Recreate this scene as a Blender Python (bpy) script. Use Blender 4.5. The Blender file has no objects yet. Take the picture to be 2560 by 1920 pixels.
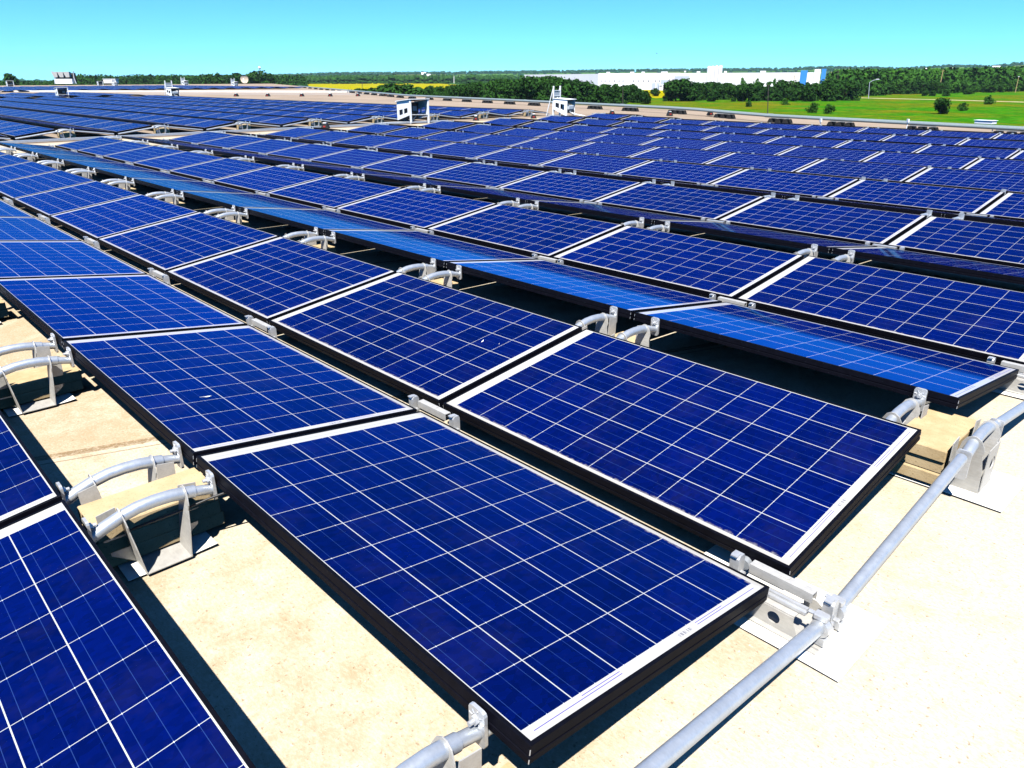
import bpy, math, random
from mathutils import Vector, Matrix, noise as mnoise
random.seed(7)
R_ = math.radians
SC = bpy.context.scene
COL = SC.collection

# ------------------------------------------------------------------ camera (world X = across the rows, Y = along the rows, Z up, roof at 0)
CAM = Vector((-0.74702, -0.74218, 1.46434))
RIGHT = Vector((0.72773873, -0.68585049, -0.00233428))
DOWN = Vector((-0.26543102, -0.27850067, -0.92302966))
FWD = Vector((0.63241025, 0.67234402, -0.38472172))
FPX = 1835.3
GZ = -6.0                                     # open ground below the roof


def ray(px, py):
    return RIGHT * ((px - 1280) / FPX) + DOWN * ((py - 960) / FPX) + FWD


def at(px, py, z=0.0):
    r = ray(px, py)
    return CAM + r * ((z - CAM.z) / r.z)


FH = Vector((FWD.x, FWD.y, 0)).normalized()


def far(px, depth, py=195):
    """point at a horizontal depth, height of that sight line"""
    r = ray(px, py)
    return CAM + r * (depth / (r.x * FH.x + r.y * FH.y))


# ------------------------------------------------------------------ panel array dimensions
TILT = 0.138485
CT, ST = math.cos(TILT), math.sin(TILT)
PW, PH = 1.65, 0.9665
PITCH = PW + 0.0282
GV, GR = 0.12006, 0.41274
HC = PH * CT
PER = 2 * HC + GV + GR
ZLOW = 0.125
ZR = ZLOW + PH * ST
NB1 = 11


def _ss(t):
    t = max(0.0, min(1.0, t)); return t * t * (3 - 2 * t)


def roof_z(x, y):
    """the roof sags a few centimetres towards its drained edge"""
    return -0.115 * _ss((x - 4.5) / 12) * _ss((19.5 - y) / 6)


U2 = 22.3                                     # where the second block starts

# ------------------------------------------------------------------ materials
def new_mat(name):
    m = bpy.data.materials.new(name)
    m.use_nodes = True
    nt = m.node_tree
    b = nt.nodes['Principled BSDF']
    return m, nt, b


class X:
    """small arithmetic on node sockets"""
    def __init__(s, nt, sock): s.nt, s.s = nt, sock
    def _op(s, op, *a):
        n = s.nt.nodes.new('ShaderNodeMath'); n.operation = op
        for i, v in enumerate((s,) + a):
            if isinstance(v, X): s.nt.links.new(v.s, n.inputs[i])
            else: n.inputs[i].default_value = v
        return X(s.nt, n.outputs[0])
    def __add__(s, o): return s._op('ADD', o)
    def __sub__(s, o): return s._op('SUBTRACT', o)
    def __mul__(s, o): return s._op('MULTIPLY', o)
    def __truediv__(s, o): return s._op('DIVIDE', o)
    def fract(s): return s._op('FRACT')
    def floor(s): return s._op('FLOOR')
    def abs(s): return s._op('ABSOLUTE')
    def gt(s, o): return s._op('GREATER_THAN', o)
    def lt(s, o): return s._op('LESS_THAN', o)
    def min(s, o): return s._op('MINIMUM', o)
    def max(s, o): return s._op('MAXIMUM', o)
    def inside(s, a, b): return s.gt(a) * s.lt(b)
    def ramp(s, a, b):
        n = s.nt.nodes.new('ShaderNodeMapRange'); n.clamp = True
        n.inputs[1].default_value, n.inputs[2].default_value = a, b
        s.nt.links.new(s.s, n.inputs[0]); return X(s.nt, n.outputs[0])


def lnk(nt, a, b): nt.links.new(a.s if isinstance(a, X) else a, b)


def mix(nt, f, a, b):
    n = nt.nodes.new('ShaderNodeMix'); n.data_type = 'RGBA'
    for v, i in ((f, 0), (a, 6), (b, 7)):
        if isinstance(v, X): nt.links.new(v.s, n.inputs[i])
        elif isinstance(v, (int, float)): n.inputs[i].default_value = v
        elif isinstance(v, tuple): n.inputs[i].default_value = (*v, 1)
        else: nt.links.new(v, n.inputs[i])
    return n.outputs[2]


def noise(nt, vec, scale, detail=3, rough=0.5, dist=0.0):
    n = nt.nodes.new('ShaderNodeTexNoise')
    n.inputs['Scale'].default_value = scale; n.inputs['Detail'].default_value = detail
    n.inputs['Roughness'].default_value = rough; n.inputs['Distortion'].default_value = dist
    if vec is not None: nt.links.new(vec, n.inputs['Vector'])
    return X(nt, n.outputs[0])


def coords(nt, kind='Object'):
    return nt.nodes.new('ShaderNodeTexCoord').outputs[kind]


def sep(nt, v):
    n = nt.nodes.new('ShaderNodeSeparateXYZ'); nt.links.new(v, n.inputs[0])
    return [X(nt, o) for o in n.outputs]


def comb(nt, x, y, z=0.0):
    n = nt.nodes.new('ShaderNodeCombineXYZ')
    for i, v in enumerate((x, y, z)):
        if isinstance(v, X): nt.links.new(v.s, n.inputs[i])
        else: n.inputs[i].default_value = v
    return n.outputs[0]


def scale_vec(nt, v, s):
    n = nt.nodes.new('ShaderNodeVectorMath'); n.operation = 'MULTIPLY'
    nt.links.new(v, n.inputs[0]); n.inputs[1].default_value = s
    return n.outputs[0]


def bump(nt, b, h, strength=0.3, dist=0.01):
    n = nt.nodes.new('ShaderNodeBump'); n.inputs['Strength'].default_value = strength
    n.inputs['Distance'].default_value = dist
    lnk(nt, h, n.inputs['Height']); nt.links.new(n.outputs[0], b.inputs['Normal'])


def simple(name, col, rough=0.6, metal=0.0, var=0.12, scale=8.0, spec=0.5, bmp=0.0):
    m, nt, b = new_mat(name)
    c = coords(nt)
    n = noise(nt, c, scale, 4, 0.6)
    lo = tuple(max(0, x * (1 - var)) for x in col); hi = tuple(min(1, x * (1 + var)) for x in col)
    lnk(nt, mix(nt, n.ramp(0.3, 0.7), lo, hi), b.inputs['Base Color'])
    b.inputs['Roughness'].default_value = rough; b.inputs['Metallic'].default_value = metal
    b.inputs['Specular IOR Level'].default_value = spec
    if bmp: bump(nt, b, n, bmp, 0.004)
    return m


def laminate_material():
    m, nt, b = new_mat('solar_glass')
    uv = nt.nodes.new('ShaderNodeUVMap').outputs[0]
    d, u, _ = sep(nt, uv)
    fu = (u - 0.0415) / 0.1547
    fd = (d - 0.0255) / 0.15475
    grid = fu.inside(0, 10) * fd.inside(0, 6)
    eu = fu.fract(); eu = eu.min(X(nt, eu.s) * -1 + 1) * 0.1547
    ed = fd.fract(); ed = ed.min(X(nt, ed.s) * -1 + 1) * 0.15475
    cell = grid * eu.gt(0.00095) * ed.gt(0.0015)
    bus = ((fd * 3).fract() - 0.5).abs().lt(0.0135)
    tick = bus * eu.lt(0.0024)
    fing = ((u * 420).fract()).lt(0.18)
    oi = nt.nodes.new('ShaderNodeObjectInfo')
    rnd = X(nt, oi.outputs['Random'])
    # crystal facets of the multicrystalline cells
    vo = nt.nodes.new('ShaderNodeTexVoronoi'); vo.inputs['Scale'].default_value = 75.0
    nt.links.new(comb(nt, d * 0.55 + rnd * 5.0, u, rnd * 9.0), vo.inputs['Vector'])
    vs = nt.nodes.new('ShaderNodeSeparateColor'); nt.links.new(vo.outputs['Color'], vs.inputs[0])
    facet = X(nt, vs.outputs[0])
    wn = nt.nodes.new('ShaderNodeTexWhiteNoise'); wn.noise_dimensions = '3D'
    nt.links.new(comb(nt, fd.floor(), fu.floor(), rnd * 50.0), wn.inputs['Vector'])
    cellrnd = X(nt, wn.outputs['Value'])
    tone = facet * 0.38 + cellrnd * 0.40 + rnd * 0.30 - 0.04
    blue = mix(nt, tone, (0.0002, 0.0012, 0.020), (0.0004, 0.0036, 0.078))
    blue = mix(nt, bus * 0.16, blue, (0.08, 0.20, 0.55))
    blue = mix(nt, tick, blue, (0.75, 0.78, 0.82))
    col = mix(nt, cell, mix(nt, grid, (0.42, 0.42, 0.40), (0.41, 0.43, 0.42)), blue)
    # printed connection ribbons and the code strip on the white end margin
    outer = u.inside(0.0252, 0.0272) * (d.inside(0.044, 0.333).max(d.inside(0.6445, 0.931)))
    inner = u.inside(0.0330, 0.0350) * (d.inside(0.203, 0.333).max(d.inside(0.6445, 0.776)))
    ffar = u.inside(1.6115, 1.6132) * d.inside(0.06, 0.92)
    col = mix(nt, outer.max(inner), col, (0.07, 0.05, 0.30))
    col = mix(nt, ffar * 0.6, col, (0.10, 0.10, 0.18))
    wb = nt.nodes.new('ShaderNodeTexWhiteNoise'); wb.noise_dimensions = '1D'
    lnk(nt, (d * 520).floor(), wb.inputs['W'])
    bar = X(nt, wb.outputs['Value']).gt(0.55) * d.inside(0.356, 0.417) * u.inside(0.0215, 0.0325)
    col = mix(nt, bar * 0.75, col, (0.12, 0.12, 0.14))
    # dirt washed down to the low edge
    n1 = noise(nt, comb(nt, d * 30, u * 22 + rnd * 30, rnd * 7.0), 1.0, 5, 0.65, 1.2)
    n2 = noise(nt, comb(nt, d * 260, u * 150 + rnd * 30, 0.0), 1.0, 3, 0.6, 2.5)
    edge = d.ramp(0.046, 0.010)
    dirt = (edge * 1.15 + n1 * 1.3 - 1.18 + n2 * 0.35).ramp(0.0, 0.42) * d.lt(0.075)
    col = mix(nt, dirt * 0.72, col, (0.33, 0.31, 0.26))
    # thin even dust film
    nd = noise(nt, comb(nt, d * 4, u * 4, rnd * 9.0), 1.0, 5, 0.7)
    col = mix(nt, nd.ramp(0.50, 0.80) * 0.010, col, (0.5, 0.46, 0.38))
    # diffuse cells under glass with a blue anti-reflective film: the film tints what the glass mirrors
    out = nt.nodes['Material Output']
    nt.nodes.remove(b)
    df = nt.nodes.new('ShaderNodeBsdfDiffuse'); lnk(nt, col, df.inputs['Color'])
    gl = nt.nodes.new('ShaderNodeBsdfGlossy'); gl.inputs['Color'].default_value = (0.03, 0.34, 1.0, 1)
    lnk(nt, dirt * 0.4 + 0.06, gl.inputs['Roughness'])
    fr = nt.nodes.new('ShaderNodeFresnel'); fr.inputs['IOR'].default_value = 1.85
    lnk(nt, mix(nt, X(nt, fr.outputs[0]).ramp(0.33, 0.62), (0.03, 0.34, 1.0), (0.10, 0.33, 0.62)), gl.inputs['Color'])
    ms = nt.nodes.new('ShaderNodeMixShader')
    lnk(nt, X(nt, fr.outputs[0]).min(0.50) * 0.9, ms.inputs[0]); nt.links.new(df.outputs[0], ms.inputs[1]); nt.links.new(gl.outputs[0], ms.inputs[2])
    nt.links.new(ms.outputs[0], out.inputs['Surface'])
    return m


def roof_material():
    m, nt, b = new_mat('roof_membrane')
    c = coords(nt)
    x, y, z = sep(nt, c)
    big = noise(nt, c, 0.55, 4, 0.55)
    mid = noise(nt, c, 3.2, 5, 0.65)
    gran = noise(nt, c, 210, 2, 0.7)
    grit = noise(nt, c, 70, 3, 0.7)
    blot = noise(nt, c, 9.0, 6, 0.72, 0.4)
    cream = mix(nt, (mid * 0.55 + blot * 0.5).ramp(0.40, 0.64), (0.345, 0.270, 0.175), (0.470, 0.425, 0.335))
    painted_glare = (y * -1 + noise(nt, c, 1.3, 4, 0.6) * 0.9 - 0.52 + x * 0.05).ramp(-0.15, 0.35)  # overexposed glare past the panel ends, painted into the roof colour
    cream = mix(nt, painted_glare * 0.85, cream, mix(nt, blot.ramp(0.30, 0.48), (0.385, 0.325, 0.235), (0.435, 0.400, 0.325)))
    cream = mix(nt, big.ramp(0.44, 0.60) * 0.5, cream, (0.455, 0.415, 0.335))
    cream = mix(nt, noise(nt, c, 1.9, 5, 0.65, .6).ramp(0.60, 0.70) * 0.35, cream, (0.30, 0.215, 0.125))
    worn = (y + x * 0.35).ramp(2.46, 2.475) * (x.lt(1.0)) * (y * -1).ramp(-9.5, -7.0)
    cream = mix(nt, worn * blot.ramp(0.36, 0.58) * 0.6, cream, (0.290, 0.195, 0.100))
    taupe = mix(nt, noise(nt, scale_vec(nt, c, (0.5, 0.12, 1)), 1.0, 5, 0.6).ramp(0.3, 0.7), (0.182, 0.141, 0.110), (0.274, 0.217, 0.171))
    zone = (y.ramp(20.9, 21.2)).max(x.ramp(22.9, 23.2))
    col = mix(nt, zone, cream, taupe)
    lap = ((y + x * 0.35 - 2.45) / 3.05).fract()
    seam = lap.lt(0.017) * (zone * -1 + 1)
    nseam = noise(nt, c, 38, 3, 0.7)
    col = mix(nt, seam * nseam.ramp(0.28, 0.55) * 0.85, col, (0.150, 0.095, 0.045))
    lapline = lap.inside(0.985, 0.988)
    col = mix(nt, lapline * 0.75, col, (0.122, 0.084, 0.046))
    fine = noise(nt, scale_vec(nt, c, (1, .45, 1)), 120, 3, 0.8)
    col = mix(nt, fine.ramp(0.46, 0.62) * 0.34, col, (0.304, 0.220, 0.125))
    col = mix(nt, fine.ramp(0.48, 0.36) * 0.30, col, (0.502, 0.456, 0.365))
    col = mix(nt, grit.ramp(0.61, 0.67) * 0.6, col, (0.152, 0.091, 0.042))
    col = mix(nt, noise(nt, c, 26, 4, 0.7).ramp(0.66, 0.72) * 0.6, col, (0.623, 0.593, 0.517))
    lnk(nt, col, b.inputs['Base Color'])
    b.inputs['Roughness'].default_value = 0.92
    b.inputs['Specular IOR Level'].default_value = 0.15
    bump(nt, b, gran * 0.5 + grit, 0.35, 0.004)
    return m


def ground_material():
    m, nt, b = new_mat('meadow')
    c = coords(nt)
    x, y, z = sep(nt, c)
    n0 = noise(nt, c, 0.011, 4, 0.6)
    n1 = noise(nt, scale_vec(nt, c, (1, 1, 1)), 0.06, 5, 0.65)
    n2 = noise(nt, c, 0.9, 4, 0.7)
    n3 = noise(nt, c, 0.28, 5, 0.75)
    g = mix(nt, (n2 * .5 + n3 * .5).ramp(0.38, 0.62), (0.008, 0.070, 0.003), (0.040, 0.185, 0.005))
    ol = mix(nt, (n2 * .5 + n3 * .5).ramp(0.36, 0.64), (0.050, 0.070, 0.003), (0.150, 0.140, 0.008))
    col = mix(nt, (n1 * 0.8 + n0 * 0.6 + n3 * .30).ramp(0.76, 0.98), g, ol)
    # far farmland: big parcels
    vo = nt.nodes.new('ShaderNodeTexVoronoi'); vo.inputs['Scale'].default_value = 0.0042
    nt.links.new(scale_vec(nt, c, (1, 1, 0)), vo.inputs['Vector'])
    vs = nt.nodes.new('ShaderNodeSeparateColor'); nt.links.new(vo.outputs['Color'], vs.inputs[0])
    far_c = mix(nt, X(nt, vs.outputs[0]), (0.020, 0.068, 0.018), (0.072, 0.168, 0.032))
    far_c = mix(nt, X(nt, vs.outputs[1]).gt(0.86), far_c, (0.160, 0.176, 0.040))
    dist = (x * x + y * y)._op('SQRT')
    col = mix(nt, dist.ramp(650, 1000), col, far_c)
    lnk(nt, col, b.inputs['Base Color'])
    b.inputs['Roughness'].default_value = 1.0
    b.inputs['Specular IOR Level'].default_value = 0.0
    return m


def leaf_material(name, lo, hi):
    m, nt, b = new_mat(name)
    oi = nt.nodes.new('ShaderNodeObjectInfo')
    rnd = X(nt, oi.outputs['Random'])
    g = nt.nodes.new('ShaderNodeNewGeometry')
    isl = X(nt, g.outputs['Random Per Island'])
    pos = noise(nt, g.outputs['Position'], 0.085, 3, 0.6)
    col = mix(nt, isl * 0.35 + rnd * 0.2 + pos.ramp(0.36, 0.64) * 0.45, lo, hi)
    lnk(nt, col, b.inputs['Base Color'])
    b.inputs['Roughness'].default_value = 0.8
    b.inputs['Specular IOR Level'].default_value = 0.1
    return m


def paver_material():
    m, nt, b = new_mat('concrete_paver')
    c = coords(nt)
    oi = nt.nodes.new('ShaderNodeObjectInfo')
    rnd = X(nt, oi.outputs['Random'])
    n = noise(nt, c, 14, 5, 0.65)
    sp = noise(nt, c, 160, 2, 0.6)
    col = mix(nt, n.ramp(0.3, 0.7), (0.331, 0.238, 0.122), (0.446, 0.346, 0.202))
    col = mix(nt, rnd * 0.35, col, (0.475, 0.389, 0.259))
    col = mix(nt, sp.ramp(0.62, 0.70) * 0.6, col, (0.130, 0.086, 0.043))
    lnk(nt, col, b.inputs['Base Color'])
    b.inputs['Roughness'].default_value = 0.95
    b.inputs['Specular IOR Level'].default_value = 0.1
    bump(nt, b, sp, 0.3, 0.003)
    return m


def metal_material(name, col, rough, metal, streak=0.25):
    m, nt, b = new_mat(name)
    c = coords(nt)
    n = noise(nt, c, 24, 5, 0.7)
    s = noise(nt, scale_vec(nt, c, (160, 20, 160)), 1.0, 3, 0.6)
    f = (n * 0.6 + s * 0.4).ramp(0.35, 0.65)
    lnk(nt, mix(nt, f, tuple(x * (1 - streak) for x in col), col), b.inputs['Base Color'])
    lnk(nt, n * 0.25 + (rough - 0.12), b.inputs['Roughness'])
    b.inputs['Metallic'].default_value = metal
    return m


M = {}
M['glass'] = laminate_material()
M['frame'] = simple('black_anodised_frame', (0.0030, 0.0032, 0.006), 0.5, 0.0, 0.3, 30, 0.04)
M['silver'] = metal_material('mill_aluminium', (0.60, 0.61, 0.62), 0.42, 0.55)
M['galv'] = metal_material('galvanised_tube', (0.50, 0.54, 0.59), 0.40, 0.62, 0.18)
M['sheet'] = metal_material('galvanised_sheet', (0.54, 0.525, 0.49), 0.5, 0.35)
M['slip'] = simple('white_slip_sheet', (0.80, 0.78, 0.72), 0.75, 0, 0.08, 18, 0.2)
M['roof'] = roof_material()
M['ground'] = ground_material()
M['paver'] = paver_material()
M['rubber'] = simple('black_rubber', (0.012, 0.012, 0.013), 0.75, 0, 0.3, 20, 0.3)
M['red'] = simple('red_reflector', (0.35, 0.02, 0.012), 0.4, 0, 0.1)
M['white'] = simple('white_coated_steel', (0.76, 0.79, 0.82), 0.45, 0, 0.06, 6)
M['dark'] = simple('dark_plastic', (0.010, 0.012, 0.02), 0.4, 0, 0.3)
M['device'] = simple('pale_grey_plastic', (0.42, 0.47, 0.52), 0.4, 0, 0.1)
M['pipe'] = metal_material('conduit_steel', (0.27, 0.33, 0.34), 0.5, 0.35)
M['cable'] = simple('black_cable', (0.008, 0.008, 0.009), 0.5, 0, 0.2)
M['bluecap'] = simple('blue_plastic', (0.02, 0.09, 0.45), 0.4, 0, 0.1)
M['leaf_dark'] = leaf_material('oak_leaf', (0.006, 0.028, 0.004), (0.024, 0.080, 0.008))
M['leaf_mid'] = leaf_material('scrub_leaf', (0.010, 0.046, 0.005), (0.040, 0.125, 0.010))
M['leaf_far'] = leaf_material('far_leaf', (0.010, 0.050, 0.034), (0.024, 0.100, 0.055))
M['bark'] = simple('bark', (0.09, 0.065, 0.045), 0.95, 0, 0.3, 4, 0.1)
M['wood'] = simple('weathered_pole', (0.34, 0.27, 0.12), 0.9, 0, 0.2, 3, 0.1)
M['darkpole'] = simple('dark_pole', (0.06, 0.055, 0.045), 0.8, 0, 0.2, 3, 0.1)
M['wall'] = simple('white_cladding', (0.80, 0.80, 0.80), 0.7, 0, 0.03, 0.2)
M['greywall'] = simple('grey_cladding', (0.42, 0.47, 0.55), 0.7, 0, 0.08, 0.2)
M['blue'] = simple('blue_cladding', (0.03, 0.22, 0.62), 0.6, 0, 0.05, 0.2)
M['purple'] = simple('mauve_trim', (0.40, 0.30, 0.45), 0.7, 0, 0.05)
M['window'] = simple('dark_window', (0.02, 0.022, 0.03), 0.2, 0, 0.1)
M['yellow'] = simple('ripe_crop', (0.25, 0.225, 0.003), 1.0, 0, 0.22, 0.05, 0.0)
M['road'] = simple('pale_gravel', (0.50, 0.42, 0.29), 1.0, 0, 0.2, 0.3, 0.0)
M['curb'] = simple('white_coping', (0.78, 0.72, 0.66), 0.7, 0, 0.06)
M['strip'] = simple('pale_membrane', (0.27, 0.235, 0.21), 0.85, 0, 0.15, 0.6)
M['tan'] = simple('tan_paint', (0.52, 0.42, 0.32), 0.7, 0, 0.08)
M['houseroof'] = simple('house_shingle', (0.42, 0.40, 0.40), 0.8, 0, 0.1)
M['dropping'] = simple('dried_dropping', (0.78, 0.78, 0.74), 0.9, 0, 0.1)


# ------------------------------------------------------------------ mesh builder
class MB:
    def __init__(s): s.v, s.f, s.m, s.uv, s.sm = [], [], [], {}, []
    def face(s, pts, mat=0, smooth=False, uv=None):
        i = len(s.v); s.v += [tuple(p) for p in pts]
        s.f.append(tuple(range(i, i + len(pts)))); s.m.append(mat); s.sm.append(smooth)
        if uv: s.uv[len(s.f) - 1] = uv
    def faces(s, verts, faces, mat=0, smooth=False):
        i = len(s.v); s.v += [tuple(p) for p in verts]
        for f in faces:
            s.f.append(tuple(i + k for k in f)); s.m.append(mat); s.sm.append(smooth)
    def box(s, a, b, mat=0, ch=0.0, M4=None):
        (x0, y0, z0), (x1, y1, z1) = a, b
        if ch <= 0:
            vs = [(x, y, z) for z in (z0, z1) for y in (y0, y1) for x in (x0, x1)]
            fs = [(0, 2, 3, 1), (4, 5, 7, 6), (0, 1, 5, 4), (2, 6, 7, 3), (0, 4, 6, 2), (1, 3, 7, 5)]
        else:
            c = ch
            def ring(z, i): return [(x0 + i, y0 + c, z), (x0 + c, y0 + i, z), (x1 - c, y0 + i, z), (x1 - i, y0 + c, z), (x1 - i, y1 - c, z), (x1 - c, y1 - i, z), (x0 + c, y1 - i, z), (x0 + i, y1 - c, z)]
            vs = ring(z0, c * .6) + ring(z0 + c, 0) + ring(z1 - c, 0) + ring(z1, c * .6)
            fs = [tuple(reversed(range(8))), tuple(range(24, 32))]
            for r in range(3):
                for k in range(8):
                    k2 = (k + 1) % 8
                    fs.append((r * 8 + k, r * 8 + k2, r * 8 + 8 + k2, r * 8 + 8 + k))
        if M4 is not None: vs = [tuple(M4 @ Vector(v)) for v in vs]
        s.faces(vs, fs, mat)
    def tube(s, pts, r, n=14, mat=0, caps=True, smooth=True):
        pts = [Vector(p) for p in pts]
        rr = r if isinstance(r, (list, tuple)) else [r] * len(pts)
        vs, fs = [], []
        up = Vector((0, 0, 1))
        for i, p in enumerate(pts):
            t = (pts[min(i + 1, len(pts) - 1)] - pts[max(i - 1, 0)]).normalized()
            u_ = up if abs(t.z) < 0.95 else Vector((1, 0, 0))
            a = t.cross(u_).normalized(); b = a.cross(t)
            for k in range(n):
                w = 2 * math.pi * k / n
                vs.append(p + a * (math.cos(w) * rr[i]) + b * (math.sin(w) * rr[i]))
        for i in range(len(pts) - 1):
            for k in range(n):
                k2 = (k + 1) % n
                fs.append((i * n + k, i * n + k2, (i + 1) * n + k2, (i + 1) * n + k))
        s.faces(vs, fs, mat, smooth)
        if caps:
            s.faces(vs[:n], [tuple(range(n))], mat); s.faces(vs[-n:], [tuple(reversed(range(n)))], mat)
    def prism(s, poly, origin, ax, ay, thick, mat=0):
        """flat polygon in plane (ax, ay) thickened along the normal"""
        o, ax, ay = Vector(origin), Vector(ax), Vector(ay)
        nrm = ax.cross(ay).normalized() * thick
        a = [o + ax * p[0] + ay * p[1] - nrm * .5 for p in poly]; b = [q + nrm for q in a]
        n = len(poly)
        s.faces(a + b, [tuple(reversed(range(n))), tuple(range(n, 2 * n))] + [(k, (k + 1) % n, n + (k + 1) % n, n + k) for k in range(n)], mat)
    def holed(s, w0, w1, h0, h1, hc, r, origin, ax, ay, thick, mat=0, n=24):
        """rectangular plate with a round hole"""
        o, ax, ay = Vector(origin), Vector(ax), Vector(ay)
        nrm = ax.cross(ay).normalized() * thick
        inn, out = [], []
        for k in range(n):
            w = 2 * math.pi * (k + .5) / n; c, q = math.cos(w), math.sin(w)
            inn.append((hc[0] + r * c, hc[1] + r * q))
            tx = ((w1 - hc[0]) / c if c > 0 else (w0 - hc[0]) / c) if abs(c) > 1e-9 else 1e9
            ty = ((h1 - hc[1]) / q if q > 0 else (h0 - hc[1]) / q) if abs(q) > 1e-9 else 1e9
            t = min(tx, ty); out.append((hc[0] + c * t, hc[1] + q * t))
        P = lambda p, k: o + ax * p[0] + ay * p[1] + nrm * (k - .5)
        vs = [P(p, 0) for p in inn] + [P(p, 0) for p in out] + [P(p, 1) for p in inn] + [P(p, 1) for p in out]
        fs = []
        for k in range(n):
            j = (k + 1) % n
            fs += [(k, n + k, n + j, j), (2 * n + k, 2 * n + j, 3 * n + j, 3 * n + k), (k, j, 2 * n + j, 2 * n + k), (n + k, 3 * n + k, 3 * n + j, n + j)]
        s.faces(vs, fs, mat)
        for (a, b) in ((w0, h0), (w1, h0), (w1, h1), (w0, h1)):      # corner fillers
            best = sorted(range(n), key=lambda k: (out[k][0] - a) ** 2 + (out[k][1] - b) ** 2)[:2]
            s.prism([out[best[0]], (a, b), out[best[1]]], o, ax, ay, thick, mat)
    def mesh(s, name, *mats):
        me = bpy.data.meshes.new(name)
        me.from_pydata([tuple(v) for v in s.v], [], s.f)
        for m in mats: me.materials.append(m)
        me.polygons.foreach_set('material_index', s.m)
        me.polygons.foreach_set('use_smooth', s.sm)
        if s.uv:
            lay = me.uv_layers.new(name='UVMap')
            for fi, uvs in s.uv.items():
                for k, li in enumerate(me.polygons[fi].loop_indices): lay.data[li].uv = uvs[k]
        me.update()
        return me


def link(name, me, parent=None, loc=None):
    o = bpy.data.objects.new(name, me); COL.objects.link(o)
    if parent is not None: o.parent = parent
    if loc is not None: o.location = loc
    return o


def tag(o, label, cat, group=None, kind=None):
    if label: o['label'] = label
    if cat: o['category'] = cat
    if group: o['group'] = group
    if kind: o['kind'] = kind
    return o


def struct(o, kind='structure', label=None):
    o['kind'] = kind
    if label: o['label'] = label
    return o


def empty(name, loc, label, cat, group=None, rot=(0, 0, 0), scale=1.0):
    o = bpy.data.objects.new(name, None); COL.objects.link(o)
    o.location = loc; o.rotation_euler = rot; o.empty_display_size = 0.1
    o.scale = (scale,) * 3 if not isinstance(scale, tuple) else scale
    return tag(o, label, cat, group)


def dup(root, loc, label, rot=None, scale=None, name=None):
    r = root.copy(); COL.objects.link(r); r.location = loc
    if rot is not None: r.rotation_euler = rot
    if scale is not None: r.scale = (scale,) * 3 if not isinstance(scale, tuple) else scale
    r['label'] = label
    for ch in list(root.children):
        c = ch.copy(); COL.objects.link(c); c.parent = r
        for g in list(ch.children):
            d = g.copy(); COL.objects.link(d); d.parent = c
    return r


ORD = ['zeroth', 'first', 'second', 'third', 'fourth', 'fifth', 'sixth', 'seventh', 'eighth', 'ninth', 'tenth', 'eleventh', 'twelfth', 'thirteenth', 'fourteenth',
       'fifteenth', 'sixteenth', 'seventeenth', 'eighteenth', 'nineteenth', 'twentieth', 'twenty-first', 'twenty-second', 'twenty-third', 'twenty-fourth', 'twenty-fifth', 'twenty-sixth', 'twenty-seventh']


# ------------------------------------------------------------------ solar panels
def frame_mesh(sg):
    mb = MB()
    prof = [(0.030, -0.046), (0, -0.046), (0, -0.031), (0.0022, -0.0295), (0.0022, -0.0265), (0, -0.025), (0, -0.0012), (0.0012, 0), (0.0100, 0), (0.0100, -0.004), (0.004, -0.0075), (0.004, -0.043), (0.030, -0.0435)]
    loops = []
    for (i, z) in prof:
        loops.append([(i, i, z), (PH - i, i, z), (PH - i, PW - i, z), (i, PW - i, z)])
    n = len(prof)
    for a in range(n):
        b = (a + 1) % n
        for k in range(4):
            j = (k + 1) % 4
            q = [loops[a][k], loops[a][j], loops[b][j], loops[b][k]]
            mb.face([(sg * x, y, z) for x, y, z in q])
    for (cx, cy) in ((0, 0), (PH, 0), (PH, PW), (0, PW)):            # bare corner keys at the mitres
        e = 0.0008
        for (za, zb) in ((-0.023, -0.010), (-0.0445, -0.034)):
            x0, x1 = sorted((sg * (cx - e), sg * (cx + e)))
            mb.box((x0, cy - e, za), (x1, cy + e, zb), 1)
    return mb.mesh('panel_frame', M['frame'], M['silver'])


def glass_mesh(sg):
    mb = MB()
    a, b, c, d = 0.0098, PH - 0.0098, 0.0098, PW - 0.0098
    pts = [(a, c), (b, c), (b, d), (a, d)]
    top = [(sg * x, y, -0.0018) for x, y in pts]; bot = [(sg * x, y, -0.0065) for x, y in pts]
    uv = list(pts)
    if sg < 0: top, uv2 = top[::-1], uv[::-1]
    else: uv2 = uv
    mb.face(top, 0, uv=uv2)
    mb.face(bot if sg < 0 else bot[::-1], 1)
    return mb.mesh('panel_glass', M['glass'], M['white'])


FR = {1: frame_mesh(1), -1: frame_mesh(-1)}
GL = {1: glass_mesh(1), -1: glass_mesh(-1)}


def proj(P):
    q = Vector(P) - CAM
    z = q.dot(FWD)
    if z < 0.05: return None
    return 1280 + FPX * q.dot(RIGHT) / z, 960 + FPX * q.dot(DOWN) / z


def panel_pose(k, side, u):
    """side +1: rises away from the camera; -1: falls away from it"""
    z = ZLOW + roof_z(k * PER + HC, u + .8)
    if side > 0: return Vector((k * PER + HC + GV, u, z)), -TILT
    return Vector((k * PER + HC, u, z)), TILT


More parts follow.
